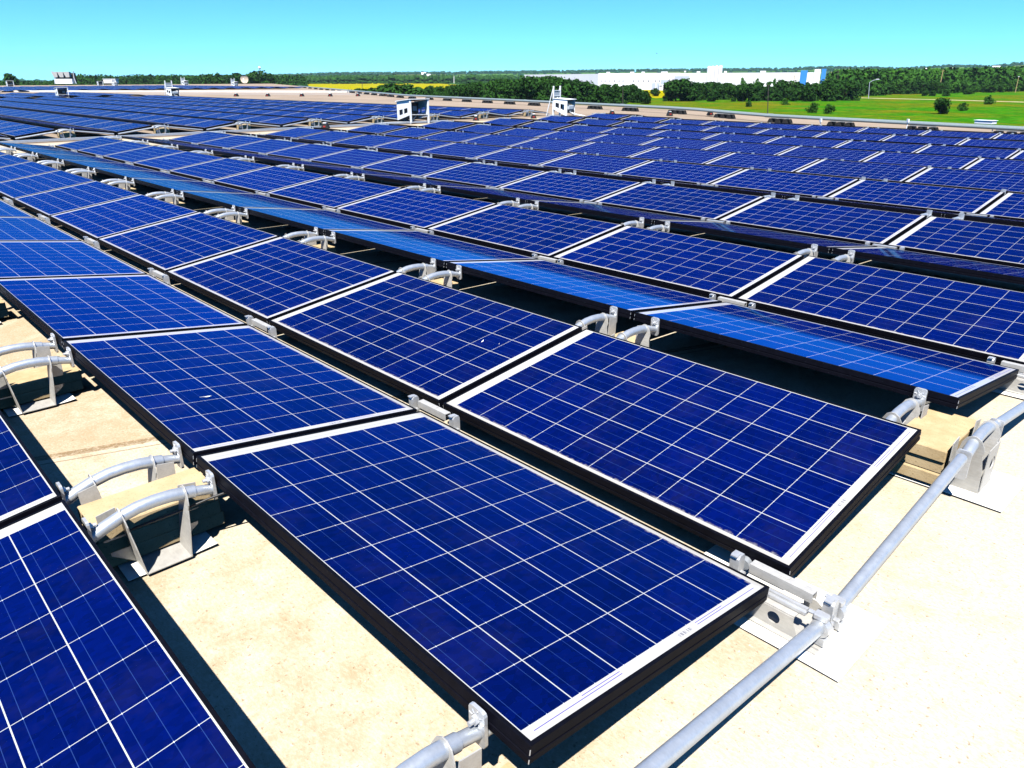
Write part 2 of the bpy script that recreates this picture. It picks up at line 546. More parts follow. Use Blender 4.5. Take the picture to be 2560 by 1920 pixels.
def panel_area(k, side, u):
    x0, _ = panel_pose(k, side, u)
    cs = [x0 + Vector((side * d * CT, y, d * ST)) for d, y in ((0, 0), (PH, 0), (PH, PW), (0, PW))]
    pr = [proj(c) for c in cs]
    if any(p is None for p in pr):
        return 9e9 if sum(p is not None for p in pr) >= 1 and k >= -1 else 0
    n = Vector((-side * ST, 0, CT))
    if n.dot(CAM - cs[0]) <= 0: return 0.0
    poly = [(min(max(x, -5), 2565), min(max(y, -5), 1925)) for x, y in pr]
    A = abs(sum(poly[i][0] * poly[(i + 1) % 4][1] - poly[(i + 1) % 4][0] * poly[i][1] for i in range(4))) / 2
    return A


cand = []
for k in range(-1, 10):
    for side in (-1, 1):
        if (k == -1 and side < 0) or (k == 9 and side > 0): continue
        for i in range(NB1):
            cand.append((panel_area(k, side, i * PITCH), 1, k, side, i, i * PITCH))
for k in range(1, 10):
    for side in (-1, 1):
        if k == 9 and side > 0: continue
        for i in range(26):
            cand.append((panel_area(k, side, U2 + i * PITCH), 2, k, side, i, U2 + i * PITCH))
cand.sort(key=lambda c: -c[0])


def panel_label(blk, k, side, i):
    if blk == 1:
        if side > 0:
            if k == -1: return 'blue solar panel at the bottom corner, %s along the closest gap from the camera' % ORD[i + 1]
            if k == 0: return 'blue camera-facing solar panel, %s from the pipe in the frontmost such row' % ORD[i + 1]
            return 'blue camera-facing solar panel before the walkway, %s from it in row %s from front' % (ORD[NB1 - i], ORD[k + 1])
        if k == 0:
            return 'large blue solar panel closest to the camera, pipe at its end' if i == 0 else 'blue solar panel sloping away beside the curved tubes, %s behind the frontmost panel' % ORD[i]
        return 'solar panel sloping away in shadowed strip %s from the front, %s before the walkway' % (ORD[k], ORD[NB1 - i])
    if side > 0: return 'blue camera-facing solar panel beyond the walkway, %s from it in row %s' % (ORD[i + 1], ORD[k])
    return 'solar panel sloping away beyond the walkway, %s from it behind row %s' % (ORD[i + 1], ORD[max(k - 1, 1)])


GRP_P = 'solar panels on the roof'
FARP = MB()


def far_panel(k, side, u):
    x0, _ = panel_pose(k, side, u)
    def P(d, y, dz=0.0): return x0 + Vector((side * d * CT + side * ST * -dz, y, d * ST + dz))
    uv = [(0.0098, 0.0098), (PH - 0.0098, 0.0098), (PH - 0.0098, PW - 0.0098), (0.0098, PW - 0.0098)]
    top = [P(*q) for q in uv]
    if side < 0: FARP.face(top[::-1], 0, uv=uv[::-1])
    else: FARP.face(top, 0, uv=uv)
    ring = [(0, 0), (PH, 0), (PH, PW), (0, PW)]
    for a in range(4):
        b = (a + 1) % 4
        FARP.face([P(*ring[a]), P(*ring[b]), P(*uv[b]), P(*uv[a])], 1)
        FARP.face([P(*ring[a], -0.046), P(*ring[b], -0.046), P(*ring[b]), P(*ring[a])], 1)


PANELS = {}
for n, (area, blk, k, side, i, u) in enumerate(cand):
    if n < 300 and area > 0:
        loc, ry = panel_pose(k, side, u)
        r = empty('solar_panel', loc, panel_label(blk, k, side, i), 'solar panel', GRP_P, (0, ry + random.uniform(-.0012, .0012), random.uniform(-.0008, .0008)))
        link('frame', FR[side], r); link('glass_laminate', GL[side], r)
        PANELS[(blk, k, side, i)] = r
    else:
        far_panel(k, side, u)
for k in range(3, 10):                                               # third block, beyond the small aisle
    for side in (-1, 1):
        if k == 9 and side > 0: continue
        for i in range(12): far_panel(k, side, 69.2 + i * PITCH)
for k in range(4, 25):                                               # last block at the end of the roof
    for side in (-1, 1):
        for i in range(34): far_panel(k, side, 112.0 + i * PITCH)
o = link('solar_field', FARP.mesh('solar_field', M['glass'], M['frame']))
struct(o, 'stuff', 'thin blue bands of distant solar panels at the far end of the roof')


def dropping(key, d, u, ln, ang):
    mb = MB(); sg = key[2]
    pts = []
    for t in range(16):
        w = 2 * math.pi * t / 16
        rr = 1 + 0.3 * math.sin(3 * w + u)
        x, y = math.cos(w) * ln * rr, math.sin(w) * ln * 0.16 * rr * (1.5 if math.cos(w) < 0 else .6)
        ca, sa = math.cos(ang), math.sin(ang)
        pts.append((sg * (d + x * ca - y * sa * .6), u + x * sa + y * ca, -0.0010))
    if sg < 0: pts = pts[::-1]
    mb.face(pts)
    if key in PANELS: link('bird_dropping', mb.mesh('bird_dropping', M['dropping']), PANELS[key])


dropping((1, 0, -1, 1), 0.70, 0.55, 0.022, 0.15)
dropping((1, 0, 1, 1), 0.55, 0.32, 0.016, 0.5)
dropping((1, 0, 1, 1), 0.575, 0.22, 0.006, 0.6)


# ------------------------------------------------------------------ roof
def edge_x(u): return 23.6 + 0.25 * u if u < 50 else 36.1 + 0.42 * (u - 50)


mb = MB()
gu_ = [-14 + 1.5 * a for a in range(27)] + [30, 40, 50, 90, 235]
gridp = []
for u in gu_:
    ex = edge_x(u) + 2.6
    gridp.append([(x, u, roof_z(x, u)) for x in [-45, -2] + [4 + (ex - 4) * t / 14 for t in range(15)]])
nc = len(gridp[0])
mb.faces([p for row in gridp for p in row], [(a * nc + b, a * nc + b + 1, (a + 1) * nc + b + 1, (a + 1) * nc + b) for a in range(len(gu_) - 1) for b in range(nc - 1)], 0, True)
rimp = [row[-1] for row in gridp] + [gridp[-1][0], gridp[0][0]]
for a in range(len(rimp)):
    p, q = rimp[a], rimp[(a + 1) % len(rimp)]
    mb.face([(p[0], p[1], GZ - .5), (q[0], q[1], GZ - .5), q, p])
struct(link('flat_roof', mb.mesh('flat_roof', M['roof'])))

# pale strip and white coping across the roof in the distance
pa, pb = at(-60, 235.5, 0), at(950, 236.5, 0)
dv = (pb - pa).normalized(); nv = Vector((-dv.y, dv.x, 0))
mb = MB()
mb.face([pa + Vector((0, 0, .004)), pb + Vector((0, 0, .004)), pb + nv * 5 + Vector((0, 0, .004)), pa + nv * 5 + Vector((0, 0, .004))])
struct(link('walkway', mb.mesh('walkway', M['strip'])))
mb = MB()
pa, pb = at(-60, 229.5, 0), at(880, 231, 0)
dv = (pb - pa).normalized(); nv = Vector((-dv.y, dv.x, 0))
def slab(mb, a, b, w, h, mat=0, z0=0.0):
    d = (b - a).normalized(); n = Vector((-d.y, d.x, 0)) * (w / 2)
    q = [a - n, b - n, b + n, a + n]
    lo = [Vector((p.x, p.y, z0)) for p in q]; hi = [Vector((p.x, p.y, z0 + h)) for p in q]
    mb.faces(lo + hi, [(4, 5, 6, 7), (0, 1, 5, 4), (1, 2, 6, 5), (2, 3, 7, 6), (3, 0, 4, 7)], mat)
slab(mb, pa, pb, 1.1, .16)
tag(link('roof_curb', mb.mesh('roof_curb', M['curb'])), 'long low white curb crossing the roof beyond the panels', 'curb')

# ------------------------------------------------------------------ ridge brackets (tray, uprights, two curved tubes)
YT = 0.145
def tube_path(y):
    return [(-0.392, y, 0.181), (-0.35, y, 0.199), (-0.30, y, 0.216), (-0.25, y, 0.2265), (-0.20, y, 0.229), (-0.15, y, 0.2265), (-0.105, y, 0.219), (-0.075, y, 0.2125)]


def b_tube(mb, y, mat=0):
    mb.tube(tube_path(y), 0.0205, 16, mat)
    mb.tube([(-0.0749, y, 0.2124), (-0.018, y, 0.199)], 0.0172, 16, mat)


def b_flange(mb, y, x, mat=0, flip=False):
    s = 1 if x > -0.2 else -1
    w, c = 0.025, 0.010
    h0, h1 = (0.165, 0.264) if s > 0 else (0.150, 0.247)
    if flip: h0, h1 = 0.108, 0.222
    zb = h0 + .026 if flip else h1 - .028
    poly = [(-w + c, h0), (w - c, h0), (w - c * .3, h0 + c * .3), (w, h0 + c), (w, h1 - c), (w - c * .3, h1 - c * .3), (w - c, h1), (-w + c, h1), (-w + c * .3, h1 - c * .3), (-w, h1 - c), (-w, h0 + c), (-w + c * .3, h0 + c * .3)]
    mb.prism(poly, (x, y, 0), (0, 1, 0), (0, 0, 1), 0.009, mat)
    xo = x - s * 0.0045
    for a in range(8):                                                # cast ribs round the bolt
        w_ = a * math.pi / 4 + .2
        p = Vector((xo, y + .013 * math.cos(w_), zb + .013 * math.sin(w_))); q = Vector((xo, y + .023 * math.cos(w_), zb + .023 * math.sin(w_)))
        mb.tube([p, q], .0022, 6, mat)
    mb.tube([(x - s * .004, y, zb), (x - s * .014, y, zb)], .0115, 6, mat, smooth=False)
    mb.tube([(x - s * .014, y, zb), (x - s * .026, y, zb)], .0062, 10, mat)


def b_upright(mb, y, x, mat=0):
    s = 1 if x > -0.2 else -1
    so = 1 if y > 0 else -1
    xb, xt = -0.205 + s * 0.070, -0.205 + s * 0.098
    ay = Vector((xt - xb, 0, 0.222)) / 0.222
    poly = [(-.050, 0), (.050, 0), (.047, .10), (.042, .170), (.037, .198), (.024, .222), (.007, .233), (-.008, .233), (-.025, .222), (-.037, .198), (-.042, .180), (-.037, .160), (-.047, .10)]
    mb.prism(poly, (xb, y, .0125), (0, 1, 0), ay, .0035, mat)
    # folded flange running outwards
    y2 = y - so * .049
    n = [(0, 0), (s * .060, .05), (s * .066, .12), (s * .058, .205), (0.0, .215)]
    mb.prism([(p[0] + (xt - xb) * p[1] / .222, p[1]) for p in n], (xb, y2, .0125), (1, 0, 0), (0, 0, 1), .0035, mat)


def b_tray(mb, mat=0):
    mb.box((-.277, -.198, .0125), (-.133, .198, .0155), mat)
    mb.box((-.277, -.198, .0155), (-.2745, .198, .0205), mat)
    mb.box((-.1355, -.198, .0155), (-.133, .198, .0205), mat)


def part_mesh(fn, name, mat, *a):
    mb = MB(); fn(mb, *a); return mb.mesh(name, mat)


BT = {y: part_mesh(b_tube, 'curved_tube', M['galv'], y) for y in (-YT, YT)}
BF = {(y, x): part_mesh(b_flange, 'flange', M['silver'], y, x) for y in (-YT, YT) for x in (-.0165, -.396)}
BFF = {x: part_mesh(b_flange, 'flange', M['silver'], -YT, x, 0, True) for x in (-.0165, -.396)}
BU = {(y, x): part_mesh(b_upright, 'upright', M['sheet'], y, x) for y in (-YT, YT) for x in (-.105, -.305)}
BTR = part_mesh(b_tray, 'tray', M['sheet'])
mb = MB()
for y in (-YT, YT):
    mb.tube(tube_path(y), 0.0205, 8); mb.tube([(-0.0749, y, 0.2124), (-0.018, y, 0.199)], 0.0172, 8)
    for x in (-.0165, -.396): mb.prism([(-.025, .165), (.025, .165), (.025, .264 if x > -.2 else .244), (-.025, .264 if x > -.2 else .244)], (x, y, 0), (0, 1, 0), (0, 0, 1), .009)
    for x in (-.105, -.305): b_upright(mb, y, x)
b_tray(mb)
BSIMPLE = mb.mesh('tube_bracket', M['galv'])
mb = MB()
mb.holed(-.062, .062, .009, .19, (0.015, .115), .026, (-.205, -.196, 0), (1, 0, 0), (0, 0, 1), .0035)
BWALL = mb.mesh('side_wall', M['sheet'])


def ucen(i, blk=1):
    if blk == 2: return U2 - 0.01 + i * PITCH
    return -0.005 if i == 0 else i * 1.674 - 0.03


def bracket_label(g, i, blk):
    if blk == 2: return 'tube bracket between panel ends across the walkway, %s gap along' % ORD[g - 1]
    where = 'gap beside the frontmost panel' if g == 0 else 'gap behind row %s' % ORD[g]
    return 'silver two-tube bracket, %s from the pipe end in the %s' % (ORD[i + 1], where)


def full_bracket(loc, label, wall=False):
    r = empty('tube_bracket', loc, label, 'bracket', 'curved tube brackets in the gaps between rows')
    link('tray', BTR, r)
    for q in BU.values(): link('upright', q, r)
    for y in (-YT, YT):
        t = link('curved_tube', BT[y], r)
        for x in (-.0165, -.396): link('flange', BFF[x] if (wall and y < 0) else BF[(y, x)], t)
    if wall: link('side_wall', BWALL, r)
    return r


for g in range(0, 10):
    for i in range(0, NB1 + 1):
        loc = Vector((g * PER, ucen(i) if i < NB1 else NB1 * PITCH - .01, 0)); loc.z = roof_z(loc.x, loc.y)
        if proj(loc + Vector((-.2, 0, .25))) is None: continue
        px = proj(loc + Vector((-.2, 0, .25)))
        if not (-120 < px[0] < 2680 and px[1] < 2150): continue
        if g <= 2: full_bracket(loc, bracket_label(g, i, 1), wall=(i == 0 and g > 0))
        else:
            o = link('tube_bracket', BSIMPLE, None, loc)
            tag(o, bracket_label(g, i, 1), 'bracket', 'curved tube brackets in the gaps between rows')
for g in range(2, 10):
    loc = Vector((g * PER, U2 - .01, 0))
    o = link('tube_bracket', BSIMPLE, None, loc)
    tag(o, bracket_label(g, 0, 2), 'bracket', 'curved tube brackets in the gaps between rows')

# ------------------------------------------------------------------ pavers and slip sheets
mb = MB(); mb.box((-.195, -.098, 0), (.195, .098, .050), 0, .004)
PAV = mb.mesh('paver', M['paver'])
GRP_V = 'concrete pavers weighing down the brackets'


def pavers(g, i, n, u0, where, dx=-.175):
    names = {1: ['single'], 2: ['bottom', 'top'], 3: ['bottom', 'middle', 'top']}[n]
    for k in range(n):
        o = link('paver', PAV, None, Vector((g * PER + dx + random.uniform(-.005, .005), u0 + random.uniform(-.0015, .0015), .0212 + k * .0506)))
        o.rotation_euler = (0, 0, random.uniform(-.008, .008))
        tag(o, 'tan concrete paver, %s of the stack %s' % (names[k], where), 'paver', GRP_V)


for i in range(0, 6): pavers(0, i, 3 if i == 1 else 2, ucen(i), 'under the %s tube bracket beside the front row' % ORD[i + 1])
for i in range(0, 7): pavers(1, i, 3 if i == 0 else 2, ucen(i) + (.02 if i == 0 else 0), 'under the %s tube bracket behind the front rows' % ORD[i + 1], -.150 if i == 0 else -.175)
for g in range(2, 10): pavers(g, 0, 3, U2 - .01, 'at the %s panel gap across the walkway' % ORD[g - 1])


def slip(x0, x1, y0, y1, label, lift=0.0):
    mb = MB(); n = 8
    def z(a, b): return .0105 + lift * max(0, a - .55) ** 2 * 3 * max(0, .8 - b) + .0012 * math.sin(a * 9 + y0 * 5) + .0012 * math.sin(b * 7)
    g = [[Vector((x0 + (x1 - x0) * a / n, y0 + (y1 - y0) * b / n, z(a / n, b / n))) for b in range(n + 1)] for a in range(n + 1)]
    for a in range(n):
        for b in range(n):
            mb.face([g[a][b], g[a + 1][b], g[a + 1][b + 1], g[a][b + 1]])
    rim = [g[a][0] for a in range(n + 1)] + [g[n][b] for b in range(1, n + 1)] + [g[a][n] for a in range(n - 1, -1, -1)] + [g[0][b] for b in range(n - 1, 0, -1)]
    for a in range(len(rim)):
        p, q = rim[a], rim[(a + 1) % len(rim)]
        mb.face([p - Vector((0, 0, .0018)), q - Vector((0, 0, .0018)), q, p])
    tag(link('slip_sheet', mb.mesh('slip_sheet', M['slip'])), label, 'slip sheet', 'white slip sheets under the brackets')


for i in range(0, 4): slip(-.33, -.045, ucen(i) - .185, ucen(i) + .215, 'white slip sheet under the %s tube bracket beside the front row' % ORD[i + 1], .012)
slip(PER - .345, PER - .03, -.30, .26, 'white slip sheet under the bracket joining the two end pipes')
VC = HC + GV / 2
slip(VC - .140, VC + .185, -.255, .30, 'white slip sheet under the low pipe joint at the panel corners')
slip(PER + VC - .140, PER + VC + .185, -.255, .30, 'white slip sheet under the next pipe joint at the picture edge')

# black cable sagging across the second bracket
mb = MB()
mb.tube([(-.42, 1.60, .115), (-.36, 1.58, .120), (-.30, 1.555, .128), (-.2, 1.53, .142), (-.11, 1.505, .158), (-.04, 1.48, .178), (.03, 1.46, .190)], .0042, 8)
tag(link('cable', mb.mesh('cable', M['cable'])), 'thin black cable crossing in front of the stacked pavers', 'cable')

# ------------------------------------------------------------------ valley brackets
def v_clamp(mb, y, mat=0):
    mb.prism([(-.018, .045), (.018, .045), (.018, .122), (.012, .134), (-.010, .134), (-.018, .124)], (.004, y, 0), (1, 0, 0), (0, 0, 1), .030, mat)
    mb.box((-.022, y - .010, .1341), (.004, y + .010, .1385), mat)
    mb.tube([(.004, y - .0155, .075), (.004, y - .030, .075)], .007, 6, mat, smooth=False)
    mb.box((-.050, y - .028, .058), (-.020, y - .004, .066), mat)
    mb.tube([(-.035, y - .026, .066), (-.035, y - .026, .092)], .0045, 8, mat)


def v_bar(mb, mat=0):
    a, b = -.098, .098
    mb.box((-.008, a, .124), (.022, b, .127), mat)
    mb.box((-.008, a, .096), (-.0055, b, .124), mat)
    mb.box((.0195, a, .096), (.022, b, .124), mat)
    mb.box((.003, -.02, .127), (.018, .01, .1285), mat)


VCL = {y: part_mesh(v_clamp, 'clamp', M['silver'], y) for y in (-YT, YT)}
VB = part_mesh(v_bar, 'channel_bar', M['sheet'])
mb = MB()
for y in (-YT, YT): mb.box((-.014, y - .015, .05), (.022, y + .015, .136))
v_bar(mb)
VS = mb.mesh('valley_bracket', M['silver'])
GRP_J = 'clamp joints along the low seams between rows'
for k in range(0, 6):
    for i in range(0, NB1 + 1):
        uc = ucen(i) if i < NB1 else NB1 * PITCH
        loc = Vector((k * PER + VC, uc, roof_z(k * PER + VC, uc)))
        px = proj(loc + Vector((0, 0, .13)))
        if px is None or not (-60 < px[0] < 2620 and px[1] < 1950): continue
        lab = 'silver clamp joint, %s from the pipe end in the %s low seam' % (ORD[i + 1], ORD[k + 1])
        if k <= 1:
            r = empty('clamp_joint', loc, lab, 'clamp', GRP_J)
            for y in (-YT, YT): link('clamp', VCL[y], r)
            link('channel_bar', VB, r)
            if i == 0:
                mb = MB()
                for (x, hole) in ((-.078, True), (.062, False)):
                    if hole:
                        mb.holed(-.085, .02, .006, .078, (-.028, .047), .019, (x, 0, 0), (0, 1, 0), (0, 0, 1), .003)
                        mb.prism([(.02, .006), (.11, .006), (.11, .078), (.02, .078)], (x, 0, 0), (0, 1, 0), (0, 0, 1), .003)
                        mb.prism([(-.165, .006), (-.085, .006), (-.085, .060), (-.098, .030), (-.135, .020), (-.165, .022)], (x, 0, 0), (0, 1, 0), (0, 0, 1), .003)
                    else:
                        mb.prism([(-.165, .006), (-.05, .006), (-.05, .06), (-.085, .06), (-.135, .03), (-.165, .03)], (x, 0, 0), (0, 1, 0), (0, 0, 1), .003)
                mb.box((-.0765, -.085, .0785), (-.045, .11, .0815))
                mb.box((-.098, -.165, .0130), (.080, .11, .0155))
                link('base_channel', mb.mesh('base_channel', M['sheet']), r)
                mb = MB()
                mb.box((-.056, -.105, .0820), (-.028, .03, .098), 0, .004)
                mb.box((-.048, -.1052, .0985), (-.040, .03, .1035))
                link('guide_rail', mb.mesh('guide_rail', M['silver']), r)
                for x in (-.052, .044):
                    mb = MB()
                    mb.tube([(x - .012, -.150, .0725), (x + .012, -.150, .0725)], .0265, 18)
                    mb.box((x - .013, -.166, .098), (x + .013, -.128, .116), 0, .003)
                    mb.box((x - .011, -.172, .018), (x + .011, -.130, .046), 0, .003)
                    mb.tube([(x, -.128, .107), (x, -.112, .107)], .006, 6, smooth=False)
                    link('pipe_collar', mb.mesh('pipe_collar', M['silver']), r)
        else:
            tag(link('clamp_joint', VS, None, loc), lab, 'clamp', GRP_J)

# ------------------------------------------------------------------ end pipes that run along the slope of the panel ends
GRP_PI = 'support pipes along the panel ends'
def slope_pipe(k, side, u, label, n=16):
    mb = MB()
    if side < 0: a, b = (k * PER - .010, u, .197), (k * PER + HC - .004, u, .0715)
    else: a, b = (k * PER + HC + GV - .012, u, .0715), (k * PER + 2 * HC + GV - .004, u, .197)
    mb.tube([a, b], .0198, n, 0)
    tag(link('support_pipe', mb.mesh('support_pipe', M['galv'])), label, 'pipe', GRP_PI)


slope_pipe(0, -1, -.150, 'grey support pipe along the end of the frontmost panel')
slope_pipe(0, 1, -.150, 'long grey pipe rising along the second panel end to the pavers')
slope_pipe(1, -1, -.150, 'grey pipe running down from the paver stack to the picture edge')
slope_pipe(0, -1, .140, 'pipe tucked beneath the frontmost panel')
slope_pipe(1, -1, .140, 'pipe tucked beneath the strip panel behind the paver stack')
slope_pipe(0, 1, .140, 'pipe tucked beneath the second panel')
for k in range(1, 10):
    for side in (-1, 1):
        if k == 9 and side > 0: continue
        slope_pipe(k, side, U2 - .150, 'pale pipe %s along panel end pair %s across the walkway' % ('falling' if side < 0 else 'rising', ORD[k]), 8)

# ------------------------------------------------------------------ walkway items
mb = MB()
pts = [Vector((-1.0, 21.45, .03)), Vector((5, 21.45, .03)), Vector((11, 21.42, .03)), Vector((16.8, 21.40, .03))]
for a, b in zip(pts, pts[1:]): slab(mb, a, b, .16, .05, 0, .02)
tag(link('cable_tray', mb.mesh('cable_tray', M['galv'])), 'low galvanised cable tray lying along the walkway before the far rows', 'cable tray')


def block_mesh():
    mb = MB()
    mb.faces([(-.12, -.16, 0), (.12, -.16, 0), (.12, .16, 0), (-.12, .16, 0), (-.06, -.13, .15), (.06, -.13, .15), (.06, .13, .15), (-.06, .13, .15)],
             [(3, 2, 1, 0), (4, 5, 6, 7), (0, 1, 5, 4), (1, 2, 6, 5), (2, 3, 7, 6), (3, 0, 4, 7)])
    return mb.mesh('rubber_block', M['rubber'])


RB = block_mesh()
mb = MB(); mb.box((-.035, -.166, .045), (.035, -.150, .085)); RBR = mb.mesh('reflector', M['red'])
mb = MB(); mb.box((-.44, -.02, .1505), (.44, .02, .185), 0, .004); RBS = mb.mesh('strut', M['silver'])
mb = MB(); mb.box((-.05, -.11, .1505), (.05, .11, .175), 0, .003); RBS1 = mb.mesh('strut', M['silver'])
GRP_S = 'rubber support blocks under the roof-edge pipes'
edge_rot = math.atan2(1.0, .25)
first = None
us = [3.0, 5.5, 8.1, 11.0, 13.6, 16.4, 19.2, 22.4, 25.2, 27.9, 31.0, 33.8, 36.6, 39.5, 42.5, 45.6, 48.8, 52, 55.4, 58.8, 62.4, 66, 70, 74, 78, 83, 88, 93, 99, 105, 112, 119]
for n, u in enumerate(us):
    loc = Vector((edge_x(u) - .45, u, roof_z(edge_x(u), u))); lab = 'black rubber block support, %s along the roof-edge pipes' % (ORD[n + 1] if n < 27 else 'one of the tiniest distant')
    if first is None:
        first = empty('pipe_support', loc, lab, 'pipe support', GRP_S, (0, 0, edge_rot))
        for x in (-.36, 0, .36):
            q = link('rubber_block', RB, first, (x, 0, 0)); link('reflector', RBR, q)
        link('strut', RBS, first)
    else: dup(first, loc, lab)
single = None
for n, (px, py, w) in enumerate([(591, 241, 'on the far brown roof, leftmost of its row'), (670, 241, 'on the far brown roof, second of its row'), (755, 241, 'on the far brown roof, third of its row'), (826, 241, 'on the far brown roof, fourth of its row'), (895, 240.5, 'on the far brown roof, fifth of its row'), (964, 240, 'on the far brown roof beside the white shelter'),
                             (814, 321, 'on the walkway between the panel rows'), (1190, 301, 'with red reflector between white shelter and ladder frame'), (1334, 296, 'with red reflector just before the ladder frame'), (1674, 289, 'with red reflector behind the last panel row'), (1775, 288, 'with red reflector below the edge pipe, behind last panels'), (1530, 286, 'close behind the ladder frame')]):
    loc = at(px, py, 0); lab = 'small black support block ' + w
    sc = 1.5 if n < 6 else 1.0
    if single is None:
        single = empty('support_block', loc, lab, 'support block', 'single support blocks on the roof', (0, 0, R_(-43)), sc)
        q = link('rubber_block', RB, single); link('reflector', RBR, q); link('strut', RBS1, single)
    else: dup(single, loc, lab, None, sc)
for j, off in enumerate((-.56, -.34)):
    mb = MB(); r = .048 if j == 0 else .056
    mb.tube([(edge_x(u) + off, u, .185 + r + roof_z(edge_x(u), u)) for u in (1, 5, 9, 12, 14, 16, 18, 20, 35, 50, 70, 100, 128)], r, 10)
    for u in [5, 14, 23, 32, 41, 50, 60]:
        zc = .185 + r + roof_z(edge_x(u), u); mb.tube([(edge_x(u) + off, u, zc), (edge_x(u + .25) + off, u + .25, zc)], r * 1.2, 10)
    tag(link('conduit_pipe', mb.mesh('conduit_pipe', M['pipe'])), 'long grey conduit on black blocks along the roof edge, %s one' % ('inner' if j == 0 else 'outer'), 'conduit')
mb = MB(); mb.box((-.26, -.12, 0), (.26, .12, .09), 0, .01); mb.box((-.28, -.14, .0905), (.28, .14, .102), 0, .003)
o = link('junction_box', mb.mesh('junction_box', M['white']), None, Vector((edge_x(6.3) - .15, 6.35, .19))); o.rotation_euler = (0, 0, edge_rot)
tag(o, 'white junction box on the roof-edge conduit near the picture edge', 'junction box')
for n, (px, py) in enumerate(((2270, 297), (2486, 300), (2052, 296))):
    p = at(px, py + 5, .24); mb = MB(); mb.box((-.02, -.05, -.045), (.02, .05, .05), 0, .004); mb.tube([(0, 0, -.28), (0, 0, -.05)], .012, 8)
    o = link('marker_post', mb.mesh('marker_post', M['white']), None, Vector((p.x, p.y, p.z))); o.rotation_euler = (0, 0, R_(-40))
    tag(o, ['small white marker plate on the middle of the edge conduit', 'small white marker plate above the junction box', 'small white marker low beside the last panel row'][n], 'marker')


# ------------------------------------------------------------------ shelters over the inverters
def side_panel_poly():
    return [(0, .30), (0, .78), (.86, .70), (.80, .10)]


def make_shelter(loc, rot, label, scale=1.0):
    r = empty('equipment_shelter', loc, label, 'shelter', 'white equipment shelters on the roof', (0, 0, rot), scale)
    W = .74
    for x in (0, W):
        mb = MB()
        # side cheek with two slots, as strips round the openings
        def P(y, z): return (x, y, z)
        top = lambda y: .78 - .08 * y / .86
        bot = lambda y: .30 - .20 * y / .80
        ys = [0.03, .18, .40, .48, .70, .84]
        for a, b in zip(ys, ys[1:]):
            cut = (a, b) in ((.18, .40), (.48, .70))
            segs = [(0, .22), (.52, 1)] if cut else [(0, 1)]
            for lo, hi in segs:
                q = []
                for (yy, t) in ((a, lo), (b, lo), (b, hi), (a, hi)):
                    q.append((yy, bot(yy) + (top(yy) - bot(yy)) * t))
                mb.prism(q, (x, 0, 0), (0, 1, 0), (0, 0, 1), .006)
        link('side_panel', mb.mesh('side_panel', M['white']), r)
        mb = MB(); mb.box((x - .028, -.028, 0), (x + .028, .028, .80), 0, .004); link('leg', mb.mesh('leg', M['white']), r)
    mb = MB()
    mb.prism([(-.05, 0), (W + .05, 0), (W + .05, .92), (-.05, .92)], (0, -.05, .803), (1, 0, 0), (0, .995, -.09), .02)
    link('roof', mb.mesh('roof', M['white']), r)
    mb = MB(); mb.box((.03, .55, .12), (W - .03, .83, .68), 0, .01); link('cabinet', mb.mesh('cabinet', M['dark']), r)
    mb = MB(); mb.box((W * .62, .535, .40), (W * .86, .549, .56), 0, .003); link('display', mb.mesh('display', M['device']), r)
    mb = MB()
    mb.tube([(0, .0, .30), (W, .0, .28)], .018, 8)
    mb.tube([(-.1, -.1, .04), (W + .4, .5, .05)], .02, 8); mb.tube([(-.9, .5, .04), (W, .1, .06)], .02, 8); mb.tube([(.1, .1, .1), (W - .1, .5, .3)], .016, 8)
    mb.box((-.9, .6, .01), (W, .68, .06)); mb.box((-.5, .2, .02), (W, .25, .05))
    link('base_rail', mb.mesh('base_rail', M['silver']), r)
    return r


